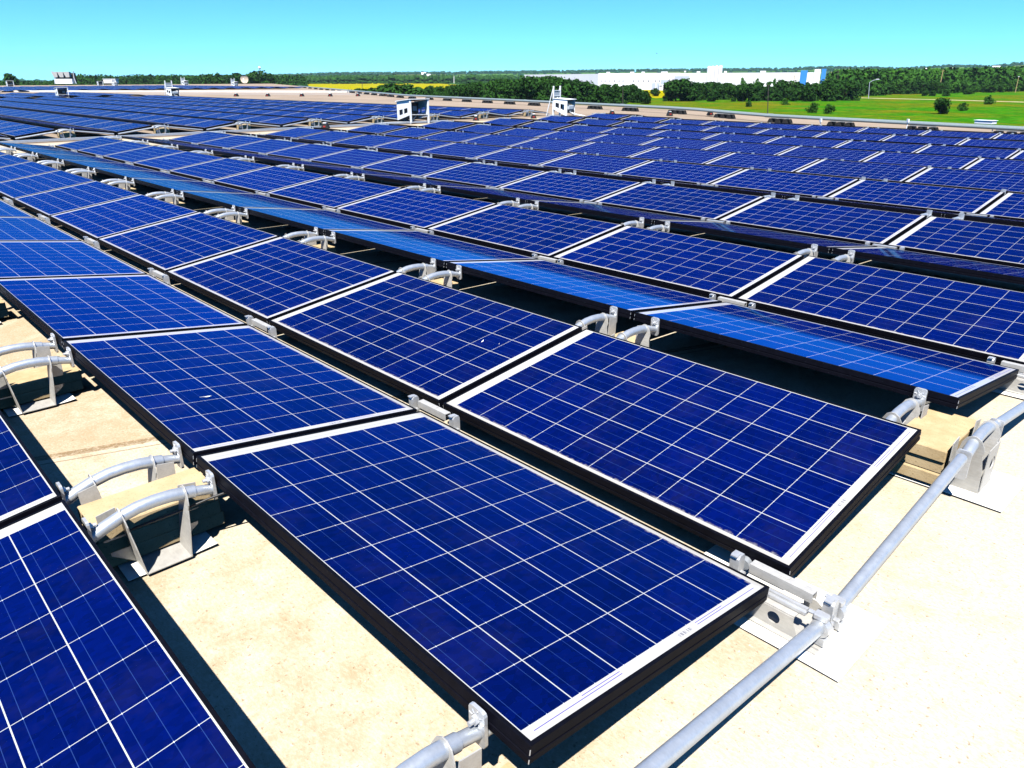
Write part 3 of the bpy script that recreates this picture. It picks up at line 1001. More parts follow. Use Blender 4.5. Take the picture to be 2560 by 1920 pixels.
def make_ladder_shelter(loc, rot, label, scale=1.0):
    r = empty('ladder_shelter', loc, label, 'shelter', 'white shelters with a tall ladder frame', (0, 0, rot), scale)
    # local x runs along the cheek seen in the photo, y along the open end
    L, D = .66, .62
    top = lambda x: .68 - .04 * x / L
    bot = lambda x: .28 - .27 * x / L
    for y in (0, D):
        mb = MB()
        xs = [0, .10, .27, .34, .52, L]
        for a, b in zip(xs, xs[1:]):
            segs = [(0, .30), (.68, 1)] if (a, b) in ((.10, .27), (.34, .52)) else [(0, 1)]
            for lo, hi in segs:
                mb.prism([(xx, bot(xx) + (top(xx) - bot(xx)) * t) for xx, t in ((a, lo), (b, lo), (b, hi), (a, hi))], (0, y, 0), (1, 0, 0), (0, 0, 1), .006)
        link('side_panel', mb.mesh('side_panel', M['white']), r)
    mb = MB(); mb.prism([(-.03, -.03), (L + .06, -.03), (L + .06, D + .03), (-.03, D + .03)], (0, 0, .695), (1, 0, -.06), (0, 1, 0), .018)
    link('roof', mb.mesh('roof', M['white']), r)
    mb = MB(); mb.box((.02, .03, .30), (.30, D - .03, .66)); link('cabinet', mb.mesh('cabinet', M['dark']), r)
    mb = MB(); mb.box((.33, .10, .26), (L + .02, D - .10, .44), 0, .03); mb.box((.40, .08, .14), (L + .04, D - .10, .255), 1, .01); mb.box((L + .0405, .12, .18), (L + .046, .24, .225), 0)
    link('inverter', mb.mesh('inverter', M['device'], M['dark']), r)
    for y in (.02, D - .08):
        mb = MB()
        mb.box((-.06, y, 0), (-.01, y + .06, 1.16), 0, .006)
        mb.tube([(-.035, y + .03, 1.14), (-.36, y + .03, .02)], .02, 8)
        link('ladder_leg', mb.mesh('ladder_leg', M['white']), r)
    mb = MB()
    for z in (.78, .98): mb.tube([(-.035, .05, z), (-.035, D - .05, z)], .02, 8)
    mb.box((-.04, .08, .74), (-.03, D - .08, .95))
    link('crossbar', mb.mesh('crossbar', M['device']), r)
    mb = MB()
    for y in (.2, .32): mb.tube([(L, y, .16), (L + .25, y, .09), (L + .6, y + .1, .03)], .022, 8)
    mb.box((-.4, .1, .02), (L, .16, .06))
    link('conduit', mb.mesh('conduit', M['silver']), r)
    return r


sh = make_shelter(at(1028, 310, 0), R_(-2), 'white open-fronted shelter with two dark side slots amid the rows')
lad = make_ladder_shelter(at(1383, 291, 0), R_(-78), 'white shelter with tall ladder legs and grey inverter by the edge')
dup(sh, at(147, 246.5, 0), 'small white open shelter among the far rows below three vents', None, 1.05)
dup(sh, at(20, 218, 0), 'tiny white open shelter by the lone round tree', None, 1.5)
dup(sh, at(247, 215.5, 0), 'tiny white open shelter beside the beige rooftop box', None, 1.3)
dup(lad, at(418, 244, 0), 'white ladder-frame shelter standing before the pale walkway strip', None, 1.15)
dup(lad, at(282, 216, 0), 'tiny ladder-frame shelter just beyond the beige rooftop box', None, 1.25)
dup(lad, at(580, 217, 0), 'tiny ladder-frame shelter in front of the tan dish', None, 1.35)
dup(lad, at(455, 215, 0), 'tiny ladder-frame shelter beyond the larger ladder frame', None, 1.6)

# three-hood roof cooler
p = at(163, 209.3, 0)
r = empty('roof_cooler', p, 'roof cooler with three tilted white hoods on a dark frame', 'cooling unit', None, (0, 0, R_(-58)))
S = (p - CAM).length / FPX                                           # metres per photo pixel there
for j in range(3):
    mb = MB(); x0 = (-24 + j * 14.5) * S; w = 12.5 * S
    a = [(x0, 0, 12 * S), (x0 + w * .72, 0, 12 * S), (x0 + w, -3 * S, 22 * S), (x0 - w * .12, -3 * S, 22 * S)]
    b = [(x, y + 5 * S, z) for x, y, z in a]
    mb.faces(a + b, [(0, 1, 2, 3), (7, 6, 5, 4), (0, 4, 5, 1), (1, 5, 6, 2), (2, 6, 7, 3), (3, 7, 4, 0)])
    link('hood', mb.mesh('hood', M['curb']), r)
mb = MB()
mb.box((-26 * S, 5.2 * S, 2 * S), (22 * S, 9 * S, 20 * S)); link('coil_case', mb.mesh('coil_case', M['darkpole']), r)
mb = MB(); mb.box((-23 * S, -1 * S, 0), (19 * S, 5 * S, 9 * S)); link('cabinet', mb.mesh('cabinet', M['white']), r)
for sx in (-1, 1):
    mb = MB(); mb.tube([(sx * 26 * S, 1 * S, 0), (sx * 23.5 * S, 1 * S, 12 * S), (sx * 26 * S, 0, 24 * S)], .9 * S, 8); link('leg', mb.mesh('leg', M['device']), r)
p = at(275, 210.3, 0); S = (p - CAM).length / FPX
r = empty('rooftop_unit', p, 'long beige rooftop box at the end of the roof', 'rooftop unit', None, (0, 0, R_(-58)))
mb = MB(); mb.box((-15 * S, 0, 1.5 * S), (15 * S, 9 * S, 9.5 * S), 0, .3 * S); link('casing', mb.mesh('casing', M['curb']), r)
mb = MB(); mb.box((-16 * S, -.6 * S, 9.55 * S), (16 * S, 9.6 * S, 10.2 * S)); link('lid', mb.mesh('lid', M['white']), r)
mb = MB(); mb.box((-13 * S, 1 * S, 0), (13 * S, 8 * S, 1.45 * S)); link('base', mb.mesh('base', M['darkpole']), r)

# ------------------------------------------------------------------ terrain
PROFILE = [(-900, 197), (0, 197), (150, 196.5), (190, 193.5), (360, 191), (500, 187), (700, 184), (850, 180), (1130, 179), (1500, 175), (1700, 175), (1950, 174), (2070, 170), (2270, 173), (2370, 168), (2480, 169.5), (2560, 164.5), (3400, 165)]


def prof(px):
    for (a, ya), (b, yb) in zip(PROFILE, PROFILE[1:]):
        if px <= b: return ya + (yb - ya) * max(0, min(1, (px - a) / (b - a)))
    return 165


def sstep(t):
    t = max(0, min(1, t)); return t * t * (3 - 2 * t)


def col_of(x, y):
    """photo column of a direction, for the skyline heights; None behind the camera"""
    q = Vector((x - CAM.x, y - CAM.y, 0)); L = q.length
    if L < 1: return 1280
    q /= L
    c = q.dot(FH)
    if c < .35: return 3400 if q.dot(RIGHT) > 0 else -900
    # level sight line: z such that ray is horizontal
    return 1280 + FPX * q.dot(RIGHT) / q.dot(FWD)


def terrain(x, y):
    r = math.hypot(x - CAM.x, y - CAM.y)
    px = max(-900, min(3400, col_of(x, y)))
    elev = (195 - prof(px)) / (FPX * 1.09)
    htop = elev * 3000 + CAM.z - GZ - 11
    h = GZ + htop * sstep((r - 1120) / 1880) ** 1.2
    h += 3.0 * mnoise.noise((x * .0021, y * .0021, 3)) * sstep((r - 1150) / 900)
    return h


mb = MB()
rings = [0, 60, 140, 260, 400, 600, 800, 950, 1120, 1300, 1500, 1750, 2000, 2250, 2500, 2750, 3000, 3300, 3800, 4800, 6000]
NA = 240
vs = [[(CAM.x + r * math.cos(2 * math.pi * a / NA), CAM.y + r * math.sin(2 * math.pi * a / NA)) for a in range(NA)] for r in rings[1:]]
V = [(CAM.x, CAM.y, GZ)] + [(x, y, terrain(x, y)) for ring in vs for x, y in ring]
F = [(0, 1 + a, 1 + (a + 1) % NA) for a in range(NA)]
for r in range(len(rings) - 2):
    for a in range(NA):
        b = (a + 1) % NA
        F.append((1 + r * NA + a, 1 + (r + 1) * NA + a, 1 + (r + 1) * NA + b, 1 + r * NA + b))
mb.faces(V, F, 0, True)
struct(link('ground', mb.mesh('ground', M['ground'])))


def ground_strip(name, pts_px, w, mat, z=.05):
    mb = MB(); P = [at(a, b, GZ + z) for a, b in pts_px]
    for i in range(len(P) - 1):
        d0 = (P[min(i + 1, len(P) - 1)] - P[max(i - 1, 0)]).normalized(); d1 = (P[min(i + 2, len(P) - 1)] - P[i]).normalized()
        n0, n1 = Vector((-d0.y, d0.x, 0)) * w / 2, Vector((-d1.y, d1.x, 0)) * w / 2
        mb.face([P[i] + n0, P[i] - n0, P[i + 1] - n1, P[i + 1] + n1])
    return struct(link(name, mb.mesh(name, mat)))


ground_strip('gravel_road', [(2085, 242.2), (2150, 244.5), (2230, 246.5), (2330, 248.8), (2430, 251.5), (2560, 255.2), (2680, 259)], 4.0, M['road'])
def ground_poly(name, pts_px, mat, z=.08):
    mb = MB(); mb.face([at(a, b, GZ + z) for a, b in pts_px]); return struct(link(name, mb.mesh(name, mat)))
ground_poly('crop_field', [(560, 226), (590, 208.2), (800, 207.6), (960, 207.6), (1090, 208.4), (1180, 214), (1330, 226), (1250, 246), (1000, 246), (760, 240)], M['yellow'], .25)
ground_poly('crop_field', [(1600, 238), (1612, 224.5), (1668, 225), (1700, 240), (1640, 246)], M['yellow'], .10)

# ------------------------------------------------------------------ trees
def ico():
    t = (1 + 5 ** .5) / 2
    v = [Vector(p).normalized() for p in [(-1, t, 0), (1, t, 0), (-1, -t, 0), (1, -t, 0), (0, -1, t), (0, 1, t), (0, -1, -t), (0, 1, -t), (t, 0, -1), (t, 0, 1), (-t, 0, -1), (-t, 0, 1)]]
    f = [(0, 11, 5), (0, 5, 1), (0, 1, 7), (0, 7, 10), (0, 10, 11), (1, 5, 9), (5, 11, 4), (11, 10, 2), (10, 7, 6), (7, 1, 8), (3, 9, 4), (3, 4, 2), (3, 2, 6), (3, 6, 8), (3, 8, 9), (4, 9, 5), (2, 4, 11), (6, 2, 10), (8, 6, 7), (9, 8, 1)]
    return v, f


ICO = ico()


def leaf_cluster(mb, c, rad, n, size, flat=1.0, shell=.55):
    for _ in range(n):
        d = Vector((random.gauss(0, 1), random.gauss(0, 1), random.gauss(0, 1))).normalized()
        p = Vector(c) + Vector((d.x * rad, d.y * rad, d.z * rad * flat)) * random.uniform(shell, 1.05)
        nrm = (d * .7 + Vector((random.gauss(0, .6), random.gauss(0, .6), random.gauss(.25, .6)))).normalized()
        a = nrm.cross(Vector((random.gauss(0, 1), random.gauss(0, 1), random.gauss(0, 1)))).normalized(); b = nrm.cross(a)
        s = size * random.uniform(.6, 1.3)
        mb.face([p + a * s, p + b * s * .7, p - a * s * .8, p - b * s * .75])


def crown_mesh(seed, mat, tall=False, sparse=False):
    st = random.getstate(); random.seed(seed)
    mb = MB()
    lobes = []
    for _ in range(9 if not tall else 11):
        w = random.uniform(0, 2 * math.pi); rr = random.uniform(.05, .34)
        lobes.append(((rr * math.cos(w), rr * math.sin(w), random.uniform(.14, .78)), random.uniform(.18, .29)))
    lobes.append(((0, 0, .55), .3)); lobes.append(((random.uniform(-.12, .12), random.uniform(-.12, .12), .84), .15))
    for c, rad in lobes:
        leaf_cluster(mb, c, rad, 90 if sparse else 130, .056, .9, .45)
    random.setstate(st)
    return mb.mesh('tree_crown', mat)


def trunk_mesh(seed):
    st = random.getstate(); random.seed(seed)
    mb = MB()
    mb.tube([(0, 0, -.02), (.012, 0, .18), (0, .015, .42), (.01, 0, .62)], [.045, .032, .022, .010], 7)
    for _ in range(5):
        w = random.uniform(0, 6.28); z = random.uniform(.2, .45)
        mb.tube([(0, 0, z), (.12 * math.cos(w), .12 * math.sin(w), z + .12), (.26 * math.cos(w), .26 * math.sin(w), z + .26)], [.017, .012, .005], 5)
    random.setstate(st)
    return mb.mesh('tree_trunk', M['bark'])


CROWNS = [crown_mesh(100 + s, M['leaf_dark']) for s in range(6)]
CROWNS_MID = [crown_mesh(200 + s, M['leaf_mid'], False, True) for s in range(4)]
TRUNKS = [trunk_mesh(300 + s) for s in range(4)]


def tree(p, h, w, label, group, light=False, name='broadleaf_tree', cat='tree'):
    r = empty(name, p, label, cat, group, (0, 0, random.uniform(0, 6.28)), (w, w, h))
    link('trunk', random.choice(TRUNKS), r); link('crown', random.choice(CROWNS_MID if light else CROWNS), r)
    return r


def skyline(pts, px):
    for (a, ya), (b, yb) in zip(pts, pts[1:]):
        if px <= b: return ya + (yb - ya) * max(0, (px - a) / (b - a))
    return pts[-1][1]


def tree_to(px, depth, ytop, label, group, wf=1.0, light=False, hmin=3.0, sink=True):
    p = far(px, depth); p.z = terrain(p.x, p.y)
    ztop = far(px, depth, ytop).z
    h = max(hmin, (ztop - p.z) / .98)
    if sink: p.z -= .16 * h; h *= 1.16
    tree(p, h, h * random.uniform(.85, 1.15) * wf, label, group, light)


A_TOP = [(1050, 216), (1110, 212), (1200, 204), (1240, 198), (1300, 195), (1330, 191), (1385, 191), (1440, 198), (1480, 207), (1540, 208), (1590, 212), (1625, 228)]
ga = 'trees merging in the belt before the warehouse front'
px = 1062
while px < 1618:
    tree_to(px, random.uniform(236, 262), skyline(A_TOP, px) + random.uniform(-1, 5), 'one of the dark green trees merging in the belt before the white warehouse front', ga, .95); px += random.uniform(11, 16)
px = 1070
while px < 1600:
    tree_to(px, random.uniform(272, 300), skyline(A_TOP, px) + random.uniform(-2, 3), 'one of the dark green trees merging in the belt before the white warehouse front', ga, .95); px += random.uniform(18, 27)
gb = 'trees merging in the belt below the silos'
B_TOP = [(1668, 222), (1682, 200), (1700, 195), (1740, 204), (1800, 205), (1850, 208), (1880, 206), (1930, 201), (1960, 198), (2000, 207), (2066, 203), (2080, 197), (2120, 194)]
px = 1676
while px < 2120:
    tree_to(px, random.uniform(262, 288), skyline(B_TOP, px) + random.uniform(0, 6), 'one of the dark green trees merging in the belt below the white silos', gb, 1.0); px += random.uniform(15, 22)
px = 1690
while px < 2120:
    tree_to(px, random.uniform(298, 318), skyline(B_TOP, px) + random.uniform(-2, 3), 'one of the dark green trees merging in the belt below the white silos', gb, 1.0); px += random.uniform(22, 30)
for n, px in enumerate((1856, 1893, 1940)): tree_to(px, 330, 193 + n, ['thin pale green treetop before the white wall, closest to the silos', 'thin pale green treetop before the white wall, second from the silos', 'thin pale green treetop before the white wall beside the tan pole'][n], 'pale treetops before the warehouse wall', .5, True)
gl = 'low bushes beyond the roof edge before the yellow field'
for px, yt in ((866, 224), (884, 220), (905, 222), (930, 219), (955, 211), (972, 209), (990, 213), (1012, 211), (1030, 209), (1046, 216)):
    tree_to(px, random.uniform(215, 255), yt, 'one of the low dark bushes between the roof edge and yellow field', gl, 1.5, False, 1.5)
gr_ = 'front trees of the wood behind the meadow'
px = 2098
while px < 2640:
    tree_to(px, 320 + max(0, px - 2085) * .21 + random.uniform(0, 22), 203 - max(0, px - 2085) * .012 + random.uniform(-5, 7), 'one of the green trees edging the wood behind the meadow', gr_, 1.05, random.random() < .4); px += random.uniform(17, 26)
for px, yt, d, lab in ((21, 182, 430, 'lone round dark tree standing beyond the roof end'), (523, 187, 480, 'dark round tree before the dish, leftmost of the four'), (549, 182, 490, 'tall dark round tree, second of the four near the dish'), (592, 181, 470, 'tall dark tree directly behind the tan dish'), (640, 177, 460, 'broad pale-topped tree just below the water tower'), (668, 186, 500, 'low dark tree directly at the foot of the water tower')):
    tree_to(px, d, yt, lab, 'trees standing out beyond the roof end', 1.15 if px > 100 else 1.0, False, 3.0, False)
for px, yb, h, lab in ((2350, 285, 3.4, 'dark round shrub alone in the green meadow by the conduit'), (2421, 236, 4.2, 'tall dark shrub before the wood, beside the leaning pole'), (2498, 231, 3.6, 'round dark shrub before the wood near the slanted pole'), (2310, 240, 2.6, 'low wide shrub above the gravel road, west one of two'), (2331, 240, 2.5, 'low wide shrub above the gravel road, beside its twin'), (2366, 240.5, 2.6, 'small upright shrub above the gravel road by the pole'), (2468, 261, 2.6, 'pale green bush below the gravel road'), (1870, 267, 1.6, 'small dark bush in the meadow beside the twin-headed lamp'), (1832, 254, 1.3, 'tiny dark bush in the meadow below the belt'), (1963, 262, 2.0, 'pale bush in the meadow east of the twin-headed lamp'), (2030, 282, 2.4, 'spreading pale bush at the meadow edge by the conduit'), (2070, 284, 2.2, 'second spreading pale bush at the meadow edge by the conduit'), (1636, 241, 3.6, 'small round bush in the gap by the yellow patch'), (2405, 277, 2.0, 'faint pale bush in the meadow beyond the round shrub')):
    p = at(px, yb, GZ); p.z -= .22 * h; tree(p, h * 1.2, h * 1.45, lab, None, 'pale' in lab, 'shrub', 'shrub')


def wood(name, n, where, mat, label):
    mb = MB()
    for _ in range(n):
        px, depth, h = where()
        p = far(px, depth); z = terrain(p.x, p.y)
        rad = h * random.uniform(.38, .6)
        c = Vector((p.x, p.y, z + h - rad * .8))
        near = depth < 1000
        k = .80 if near else 1.0
        vs = [c + Vector((v.x * rad * k * random.uniform(.8, 1.2), v.y * rad * k * random.uniform(.8, 1.2), v.z * rad * k * .85 * random.uniform(.8, 1.15))) for v in ICO[0]]
        lo = Vector((0, 0, -h * .45))
        mb.faces([v + lo for v in vs], ICO[1])
        if near: leaf_cluster(mb, c, rad, 46, rad * .20, .9, .80)
        else:
            mb.faces(vs, ICO[1])
            if depth < 1600: leaf_cluster(mb, c, rad, 10, rad * .24, .9, .85)
    return struct(link(name, mb.mesh(name, mat)), 'stuff', label)


def w_right():
    px = random.uniform(2088, 2640); d = random.uniform(345 + max(0, px - 2085) * .21, 900)
    return px, d, random.uniform(8.5, 10.8) + (d - 340) * .005 + max(0, (px - 2250) / 320) * 2.2 * min(1, max(0, d - 400) / 200)
wood('wood', 2100, w_right, M['leaf_mid'], 'dense green wood behind the meadow')
wood('wood', 800, lambda: (random.uniform(185, 760), random.uniform(560, 900), random.uniform(7.5, 10.5)), M['leaf_dark'], 'dark green wood beyond the roof end')
def w_mid():
    px = random.uniform(830, 1330); return px, random.uniform(1130, 1600), random.uniform(8, 12.5)
wood('wood', 420, w_mid, M['leaf_dark'], 'dark wood behind the yellow field')
wood('wood', 260, lambda: (random.uniform(640, 860), random.uniform(1150, 1500), random.uniform(8, 12)), M['leaf_dark'], 'wood behind the far corner of the yellow field')
def w_hill():
    while True:
        d = random.choice((random.uniform(1500, 2900), random.uniform(2750, 3050), random.uniform(2750, 3050))); px = random.uniform(-20, 2620)
        p = far(px, d)
        if d > 2700 or mnoise.noise((p.x * .005, p.y * .005, 0)) > .10: return px, d, random.uniform(6, 12)
wood('hill_wood', 3000, w_hill, M['leaf_far'], 'scattered dark woods along the low hills')
wood('field_hedge', 260, lambda: (random.uniform(-30, 200), random.uniform(420, 700), random.uniform(4.8, 6.4)), M['leaf_dark'], 'low dark hedge beyond the roof end')

# ------------------------------------------------------------------ warehouse and silos
WL = [(1310, 660), (1495, 545), (1700, 515), (2066, 465)]           # front wall: photo column, depth
def wdepth(px):
    for (a, da), (b, db) in zip(WL, WL[1:]):
        if px <= b: break
    t = (px - a) / (b - a)
    return 1 / ((1 - t) / da + t / db)


o0 = far(1700, 515); o0.z = GZ
wr = empty('warehouse', o0, 'long low white warehouse with blue end panels beyond the trees', 'warehouse')


def wblock(name, a, b, z0, z1, mat, front=0.0, deep=40.0):
    pts = []
    for c in (a, b):
        p = far(c, wdepth(c)); d = Vector((p.x - CAM.x, p.y - CAM.y, 0)).normalized()
        q = Vector((p.x, p.y, 0)) - Vector((o0.x, o0.y, 0))
        pts.append((q - d * front, q + d * deep))
    base = [pts[0][0], pts[1][0], pts[1][1], pts[0][1]]
    mb = MB()
    vs = [(p.x, p.y, z0) for p in base] + [(p.x, p.y, z1) for p in base]
    mb.faces(vs, [(3, 2, 1, 0), (4, 5, 6, 7), (0, 1, 5, 4), (1, 2, 6, 5), (2, 3, 7, 6), (3, 0, 4, 7)])
    return link(name, mb.mesh(name, mat), wr)


WH = 10.3
wblock('wing', 1310, 1495, 0, WH - .3, M['wall'])
wblock('wall', 1495.3, 1699.7, 0, WH, M['wall'])
wblock('wall', 1700, 2049, 0, WH - .2, M['wall'])
wblock('trim_band', 1430, 1690, 6.5, 7.0, M['purple'], .25, -.02)
wblock('blue_panel', 2000, 2017, 3.5, WH + .9, M['blue'], .6, 6)
wblock('end_bay', 2034, 2049.5, 0, WH + 1.5, M['wall'], 1.0, 30)
wblock('blue_panel', 2052, 2063, 4, WH + 1.7, M['blue'], 1.6, 30)
wblock('grey_panel', 1686, 1724, 3.6, 8.4, M['greywall'], .3, -.02)
wblock('dock_door', 1631, 1640, 0, 4.2, M['greywall'], .3, -.02)
wblock('dock_door', 1642, 1651, 0, 4.2, M['greywall'], .3, -.02)
wblock('dock_shelter', 1653, 1672, 0, 6.2, M['greywall'], 6, -.02)
for c in (1444, 1455, 1466, 1478, 1503, 1513, 1525, 1537, 1548, 1558, 1584, 1596, 1609, 1622, 1639, 1649):
    wblock('window', c - 1.0, c + 1.0, 4.9, 5.9, M['window'], .15, -.02)
for c, w in ((1520, 9), (1580, 10), (1607, 8), (1660, 16), (1745, 9), (1906, 14)):
    wblock('roof_unit', c - w * .5, c + w * .5, WH + .01, WH + .9, M['wall'], -8, 12)
mb = MB(); mb.box((-2.2, -1.5, 0), (2.2, 1.5, 3.2), 0, .1); mb.box((-2.0, -1.52, 2.2), (-.5, -1.4, 2.9), 1)
p = at(1655, 226, GZ); o = link('white_shed', mb.mesh('white_shed', M['wall'], M['window']), None, p); o.rotation_euler = (0, 0, R_(-43))
tag(o, 'small white shed before the grey dock of the warehouse', 'shed')
dep = wdepth(1790) - 25
for n, c in enumerate((1771, 1780, 1789.5, 1799)):
    p = far(c, dep + n * 1.0); p.z = GZ; S = dep / FPX
    top = far(c, dep, 165.5 - n * .8).z - GZ
    r = empty('silo', p, 'tall white silo beside the warehouse, %s of the four' % ['first', 'second', 'third', 'last'][n], 'silo', 'white silos beside the warehouse')
    mb = MB(); mb.tube([(0, 0, 0), (0, 0, top * .94)], 4.6 * S, 20); link('tank', mb.mesh('tank', M['wall']), r)
    mb = MB(); mb.tube([(0, 0, top * .94), (0, 0, top * .97), (0, 0, top)], [4.6 * S, 3.6 * S, 1.0 * S], 20); link('roof', mb.mesh('roof', M['wall']), r)
    if n == 3:
        mb = MB(); mb.box((4.7 * S, -.5, 0), (6.0 * S, .5, top * 1.01)); link('ladder', mb.mesh('ladder', M['greywall']), r)

# ------------------------------------------------------------------ poles, lamps, tower, houses
def pole(px0, y0, px1, y1, mat, label, r=.12, head=None, name='utility_pole', cat='pole'):
    b = at(px0, y0, GZ); d = (b - CAM).dot(FH)
    t = far(px1, d, y1)
    rt = empty(name, b, label, cat, 'poles beyond the roof edge')
    mb = MB(); mb.tube([(0, 0, 0), tuple(t - b)], [r, r * .7], 8); link('shaft', mb.mesh('shaft', mat), rt)
    tt = t - b; side = Vector((RIGHT.x, RIGHT.y, 0)).normalized()
    if head == 'arm':
        mb = MB(); mb.tube([tuple(tt), tuple(tt + side * 1.2 + Vector((0, 0, .7))), tuple(tt + side * 2.4 + Vector((0, 0, 1.0)))], .07, 8); link('arm', mb.mesh('arm', mat), rt)
        mb = MB(); q = tt + side * 2.9 + Vector((0, 0, 1.05)); mb.box((q.x - .45, q.y - .45, q.z - .12), (q.x + .45, q.y + .45, q.z + .14), 0, .08); link('lamp_head', mb.mesh('lamp_head', M['white']), rt)
    elif head == 'twin':
        mb = MB(); mb.tube([tuple(tt - side * .7), tuple(tt + side * .7)], .05, 8); link('arm', mb.mesh('arm', mat), rt)
        for s in (-1, 1):
            mb = MB(); q = tt + side * .75 * s + Vector((0, 0, .1)); mb.tube([(q.x, q.y, q.z - .3), (q.x, q.y, q.z + .2)], [.34, .12], 10); link('lamp_head', mb.mesh('lamp_head', M['white']), rt)
    elif head == 'cross':
        mb = MB(); q = tt * .95; mb.tube([tuple(q - side * .9), tuple(q + side * .9)], .06, 6); link('crossarm', mb.mesh('crossarm', mat), rt)
    elif head == 'one':
        mb = MB(); q = tt + Vector((0, 0, .1)); mb.box((q.x - .22, q.y - .22, q.z - .2), (q.x + .22, q.y + .22, q.z + .15), 0, .05); link('lamp_head', mb.mesh('lamp_head', M['white']), rt)
    return rt


pole(1919, 284, 1921, 213, M['darkpole'], 'lamp post with two white heads in the meadow', .11, 'twin', 'lamp_post', 'lamp post')
pole(1981, 247, 1986, 188, M['wood'], 'tan wooden pole before the belt of trees below the silos', .20)
pole(2090, 245, 2096, 176, M['darkpole'], 'dark utility pole with crossarm where the gravel road starts', .16, 'cross')
pole(2171, 246, 2174, 206, M['greywall'], 'street lamp with curved arm beside the gravel road', .11, 'arm', 'street_lamp', 'street lamp')
pole(2346, 234, 2358, 174, M['wood'], 'tall tan leaning pole before the wood', .24, 'cross')
pole(2538, 231, 2547, 192, M['wood'], 'tan leaning pole near the picture edge', .20, 'one')
pole(1316, 252, 1316, 209, M['greywall'], 'slim grey lamp pole in the tree belt near the ladder frame', .12, 'one')
pole(1557, 264, 1557, 211, M['darkpole'], 'slim dark lamp pole at the end of the tree belt', .12, 'one')
pole(905, 226, 906, 203, M['darkpole'], 'short dark pole standing in the yellow field', .20)
for n, c in enumerate((1135, 1149.5, 1164.5)): pole(c, 208.5, c, 190, M['wall'], 'pale pole in the group of three behind the field, %s one' % ['west', 'middle', 'east'][n], .5, None, 'lamp_pole')
for c, y0, y1, w in ((1631, 224, 186, 'by the dock doors'), (1664, 224, 182, 'behind the white shed'), (1735, 226, 183, 'before the grey wall panel')): pole(c, y0, c, y1, M['darkpole'], 'thin dark pole at the warehouse front ' + w, .16)

p = far(652, 2500); p.z = terrain(p.x, p.y)
r = empty('water_tower', p, 'white ball water tower on the horizon above the trees', 'water tower')
S = 2500 / FPX * 1.08; ht = far(652, 2500, 169.5).z - p.z
mb = MB(); mb.tube([(0, 0, 0), (0, 0, ht)], [1.3 * S, .7 * S], 8); link('stem', mb.mesh('stem', M['wall']), r)
mb = MB(); mb.tube([(0, 0, ht - 2.9 * S), (0, 0, ht - 2 * S), (0, 0, ht), (0, 0, ht + 2 * S), (0, 0, ht + 2.9 * S)], [.5 * S, 2.2 * S, 3.1 * S, 2.2 * S, .5 * S], 14); link('tank', mb.mesh('tank', M['wall']), r)
p = far(612, 430); p.z = GZ; S = 430 / FPX * 1.08; zc = far(612, 430, 197.5).z - GZ
r = empty('satellite_dish', p, 'tan round dish among the trees beyond the roof end', 'dish', None, (0, 0, R_(-52)))
mb = MB()
ringp = [(0, .0), (.45, .05), (.8, .16), (1, .3)]
n = 24; Vv, Ff = [], []
for rr, yy in ringp:
    for k in range(n):
        w = 2 * math.pi * k / n; Vv.append((rr * 9 * S * math.cos(w), -yy * 9 * S, zc + rr * 8.5 * S * math.sin(w)))
for a in range(3):
    for k in range(n): Ff.append((a * n + k, a * n + (k + 1) % n, (a + 1) * n + (k + 1) % n, (a + 1) * n + k))
mb.faces(Vv, Ff, 0, True); mb.faces([(x, y + .12, z) for x, y, z in Vv], [f[::-1] for f in Ff], 0, True); link('bowl', mb.mesh('bowl', M['tan']), r)
mb = MB(); mb.tube([(0, .3, 0), (0, .3, zc)], .22, 8); link('mast', mb.mesh('mast', M['darkpole']), r)
mb = MB(); mb.tube([(0, 0, zc), (0, -6 * S, zc)], .08, 6); mb.box((-.3, -6.6 * S, zc - .3), (.3, -6 * S, zc + .3)); link('feed_horn', mb.mesh('feed_horn', M['white']), r)


def house(px, py, w, label, wallm='wall'):
    d = 950
    while d < 2990:
        p = far(px, d); z = terrain(p.x, p.y)
        if z >= far(px, d, py).z: break
        d += 15
    p.z = z - .5
    r = empty('house', p, label, 'house', 'white houses scattered on the hills', (0, 0, R_(-50)))
    W = w * d / FPX
    mb = MB(); mb.box((-W / 2, -W * .3, 0), (W / 2, W * .3, W * .28 + 2)); link('wall', mb.mesh('wall', M[wallm]), r)
    z0 = W * .28 + 2; mb = MB()
    mb.faces([(-W * .54, -W * .34, z0), (W * .54, -W * .34, z0), (W * .54, W * .34, z0), (-W * .54, W * .34, z0), (-W * .54, 0, z0 + W * .2), (W * .54, 0, z0 + W * .2)], [(0, 1, 5, 4), (2, 3, 4, 5), (0, 4, 3), (1, 2, 5), (3, 2, 1, 0)])
    link('roof', mb.mesh('roof', M['houseroof' if w < 6 else 'wall']), r)


for px, py, w, lab in ((984, 187, 7, 'white house on the hill above the yellow field'), (1060, 188, 10, 'large white house among trees behind the three pale poles'), (1072, 191, 8, 'white house just below the large white house'), (1142, 183, 4, 'small white house high behind the three pale poles'), (1528, 177, 9, 'pale grey house on the green slope above the warehouse'), (1712, 181, 5, 'tiny house on the slope before the silos'), (1812, 183, 6, 'white house directly beside the silos'), (2046, 173, 5, 'tiny house above the blue end of the warehouse'), (2120, 173, 4, 'tiny house on the ridge near the dark pole'), (2225, 172, 6, 'white house on the ridge above the street lamp'), (2262, 174, 4, 'tiny house on the ridge, east of the white one'), (2310, 175, 6, 'pale house low on the ridge before the leaning pole'), (2372, 174, 6, 'pale house beside the tall leaning pole'), (2448, 177, 4, 'tiny house low beside the large white building'), (2484, 176, 16, 'large white building on the wooded ridge'), (385, 192, 5, 'tiny white house above the ladder frame')):
    house(px, py, w, lab)

